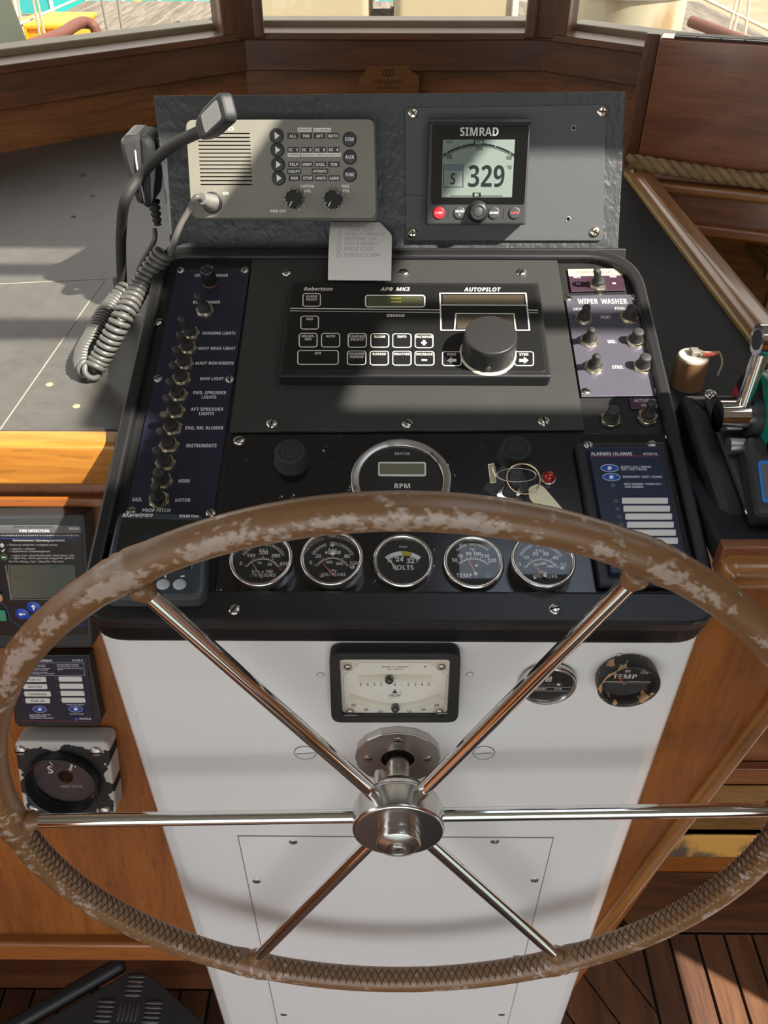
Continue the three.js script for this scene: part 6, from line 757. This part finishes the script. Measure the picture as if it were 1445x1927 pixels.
  const pp = [[92, 705], [735, 712], [792, 1205], [168, 1225]].map((p) => rel(g, za(...p), HG)), xs = pp.map((q) => q[0]), ys = pp.map((q) => q[1]); const shp = roundPoly(pp, 0.009), cc = rel(g, za(440, 968), HG); const hp = new THREE.Path(); hp.absarc(cc[0], cc[1], 0.043, 0, Math.PI * 2, true); shp.holes.push(hp);
  obj('case', planar(slab(shp, 0, HG, 0.003), Math.min(...xs), Math.min(...ys), Math.max(...xs) - Math.min(...xs), Math.max(...ys) - Math.min(...ys)), M.peel, g);
  obj('hood', latheZ([[0.0435, 0.002], [0.0445, HG + 0.014], [0.043, HG + 0.016], [0.041, HG + 0.014], [0.0395, 0.024]], 56), M.black, g, cc[0], cc[1], 0);
  const dp = new Print(g, [[180, 780], [720, 780], [720, 1180], [180, 1180]].map((p) => za(...p)), 0.024, '#23252f', 5600); dp.text('S', 320, 362, 872, 922, '#d6d6d2', 'bold', za); dp.text('30', 358, 388, 790, 804, '#6d6f78', 'bold', za); dp.text('90', 600, 630, 884, 898, '#6d6f78', 'bold', za); dp.text('PROP PITCH', 412, 562, 1003, 1020, '#8e9094', 'bold', za); dp.poly2([[294, 798], [358, 866]], '#dfe0dc', 0.0014, za); dp.poly2([[504, 882], [576, 830]], '#dfe0dc', 0.0014, za); for (const [x0, y0, x1, y1] of [[280, 860, 296, 862], [640, 850, 625, 858], [440, 775, 440, 790]]) dp.poly2([[x0, y0], [x1, y1]], '#6d6f78', 0.0008, za);
  { const cb = rel(g, za(443, 950), 0.025), ds = new THREE.Shape(); ds.absarc(cc[0], cc[1], 0.0405, 0, Math.PI * 2, false); const h = new THREE.Path(); h.absarc(cb[0], cb[1], 0.0095, 0, Math.PI * 2, true); ds.holes.push(h); obj('dial', dp.uv(slab(ds, 0.023, 0.024, 0)), dp.mat(0.5), g); obj('inner_case', cylZ(0.0425, 0.0425, 0.001, 40).translate(cc[0], cc[1], 0.001), M.softBlack, g); }
  const nb = rel(g, za(480, 893), 0.027), n1 = rel(g, za(497, 795), 0.027), n2 = rel(g, za(522, 800), 0.027); obj('pointer', [rod(V3(nb[0], nb[1], 0.027), V3(n1[0], n1[1], 0.027), 0.0011, 8), rod(V3(nb[0], nb[1], 0.027), V3(n2[0], n2[1], 0.027), 0.0011, 8), new THREE.SphereGeometry(0.0022, 14, 10).translate(nb[0], nb[1], 0.027)], std([0.62, 0.64, 0.62], 0.45), g);
  obj('glass', new THREE.CircleGeometry(0.0395, 48), M.glass, g, cc[0], cc[1], 0.033);
  for (const p of [[142, 768], [652, 775], [230, 1172], [712, 1176]]) { const r = rel(g, za(...p), HG); const o = obj('case_screw', slotGeo, M.dull, g, r[0], r[1], HG); o.scale.setScalar(1.6); }
}
{ // step with raised tread bars
  const Y = 0.26, P = (X, Yp, y = Y) => onY([X / 2.779, 1560 + Yp / 2.779], y), A = P(730, 712), Bp = P(1078, 1020), C = P(200, 1020);
  const t = thing('tread_step', 'black non-slip step plate with raised tread bars beside the pedestal', 'step', [A.x, 0, A.z]); const d1 = Bp.clone().sub(A).setY(0).normalize(), d2 = C.clone().sub(A).setY(0).normalize(), L1 = 0.26, L2 = 0.5;
  const c = [[0, 0], [d1.x * L1, d1.z * L1], [d1.x * L1 + d2.x * L2, d1.z * L1 + d2.z * L2], [d2.x * L2, d2.z * L2]]; const sh = roundPoly(c.map(([x, z]) => [x, -z]), [0.035, 0.01, 0.01, 0.01]); obj('plate', slab(sh, Y - 0.025, Y, 0.003).rotateX(-Math.PI / 2), std([0.04, 0.04, 0.042], 0.5), t);
  const rib = new THREE.SphereGeometry(1, 12, 8).scale(0.0165, 0.003, 0.0034), at = (u, v) => V3(d1.x * u + d2.x * v, Y, d1.z * u + d2.z * v); let n = 0; const barM = std([0.11, 0.11, 0.115], 0.35, 0.3);
  const ax = d1.clone().add(d2).normalize(), bx = V3(ax.z, 0, -ax.x);
  for (let i = 0; i < 7; i++) for (let j = 0; j < 9; j++) { const o = ax.clone().multiplyScalar(0.035 + i * 0.042).addScaledVector(bx, (j - 4) * 0.042), u = o.x * d1.z - o.z * d1.x, den = d2.x * d1.z - d2.z * d1.x, v = u / den, w = (o.x - d2.x * v) / (Math.abs(d1.x) > 1e-6 ? d1.x : 1); if (v < 0.02 || w < 0.022 || v > L2 - 0.03 || w > L1 - 0.02) continue;
    for (let k = -2; k <= 2; k++) { if (n >= 290) break; const flip = (i + j) % 2, s = flip ? bx : ax; const q = obj('tread_bar', rib, barM, t, o.x + s.x * k * 0.0075, Y, o.z + s.z * k * 0.0075); q.rotation.y = Math.atan2(-(flip ? ax.z : bx.z), flip ? ax.x : bx.x); n++; } }
  const s = obj('plate_screw', crossGeo, M.nickel, t, ...at(0.03, 0.028).toArray()); s.rotation.x = -Math.PI / 2; s.scale.setScalar(1.3);
  const e0 = P(648, 690).sub(V3(A.x, 0, A.z)), ed = d2.clone(), g = box(0.026, 0.03, L2, 0.01, 4); const o = obj('rubber_edge', g, M.softBlack, t); o.position.copy(e0).addScaledVector(ed, L2 / 2).setY(Y - 0.006); o.rotation.y = Math.atan2(ed.x, ed.z);
  for (const [u, v] of [[0.05, 0.05], [L1 - 0.04, 0.05], [0.05, L2 - 0.05], [L1 - 0.04, L2 - 0.05]]) { const q = at(u, v); obj('leg', box(0.04, Y - 0.024, 0.04, 0.004).translate(q.x, (Y - 0.024) / 2, q.z), M.lidWood, t); }
}
scene.traverse((o) => { if (o.isMesh) o.castShadow = o.receiveShadow = true; });
renderer.render(scene, camera);
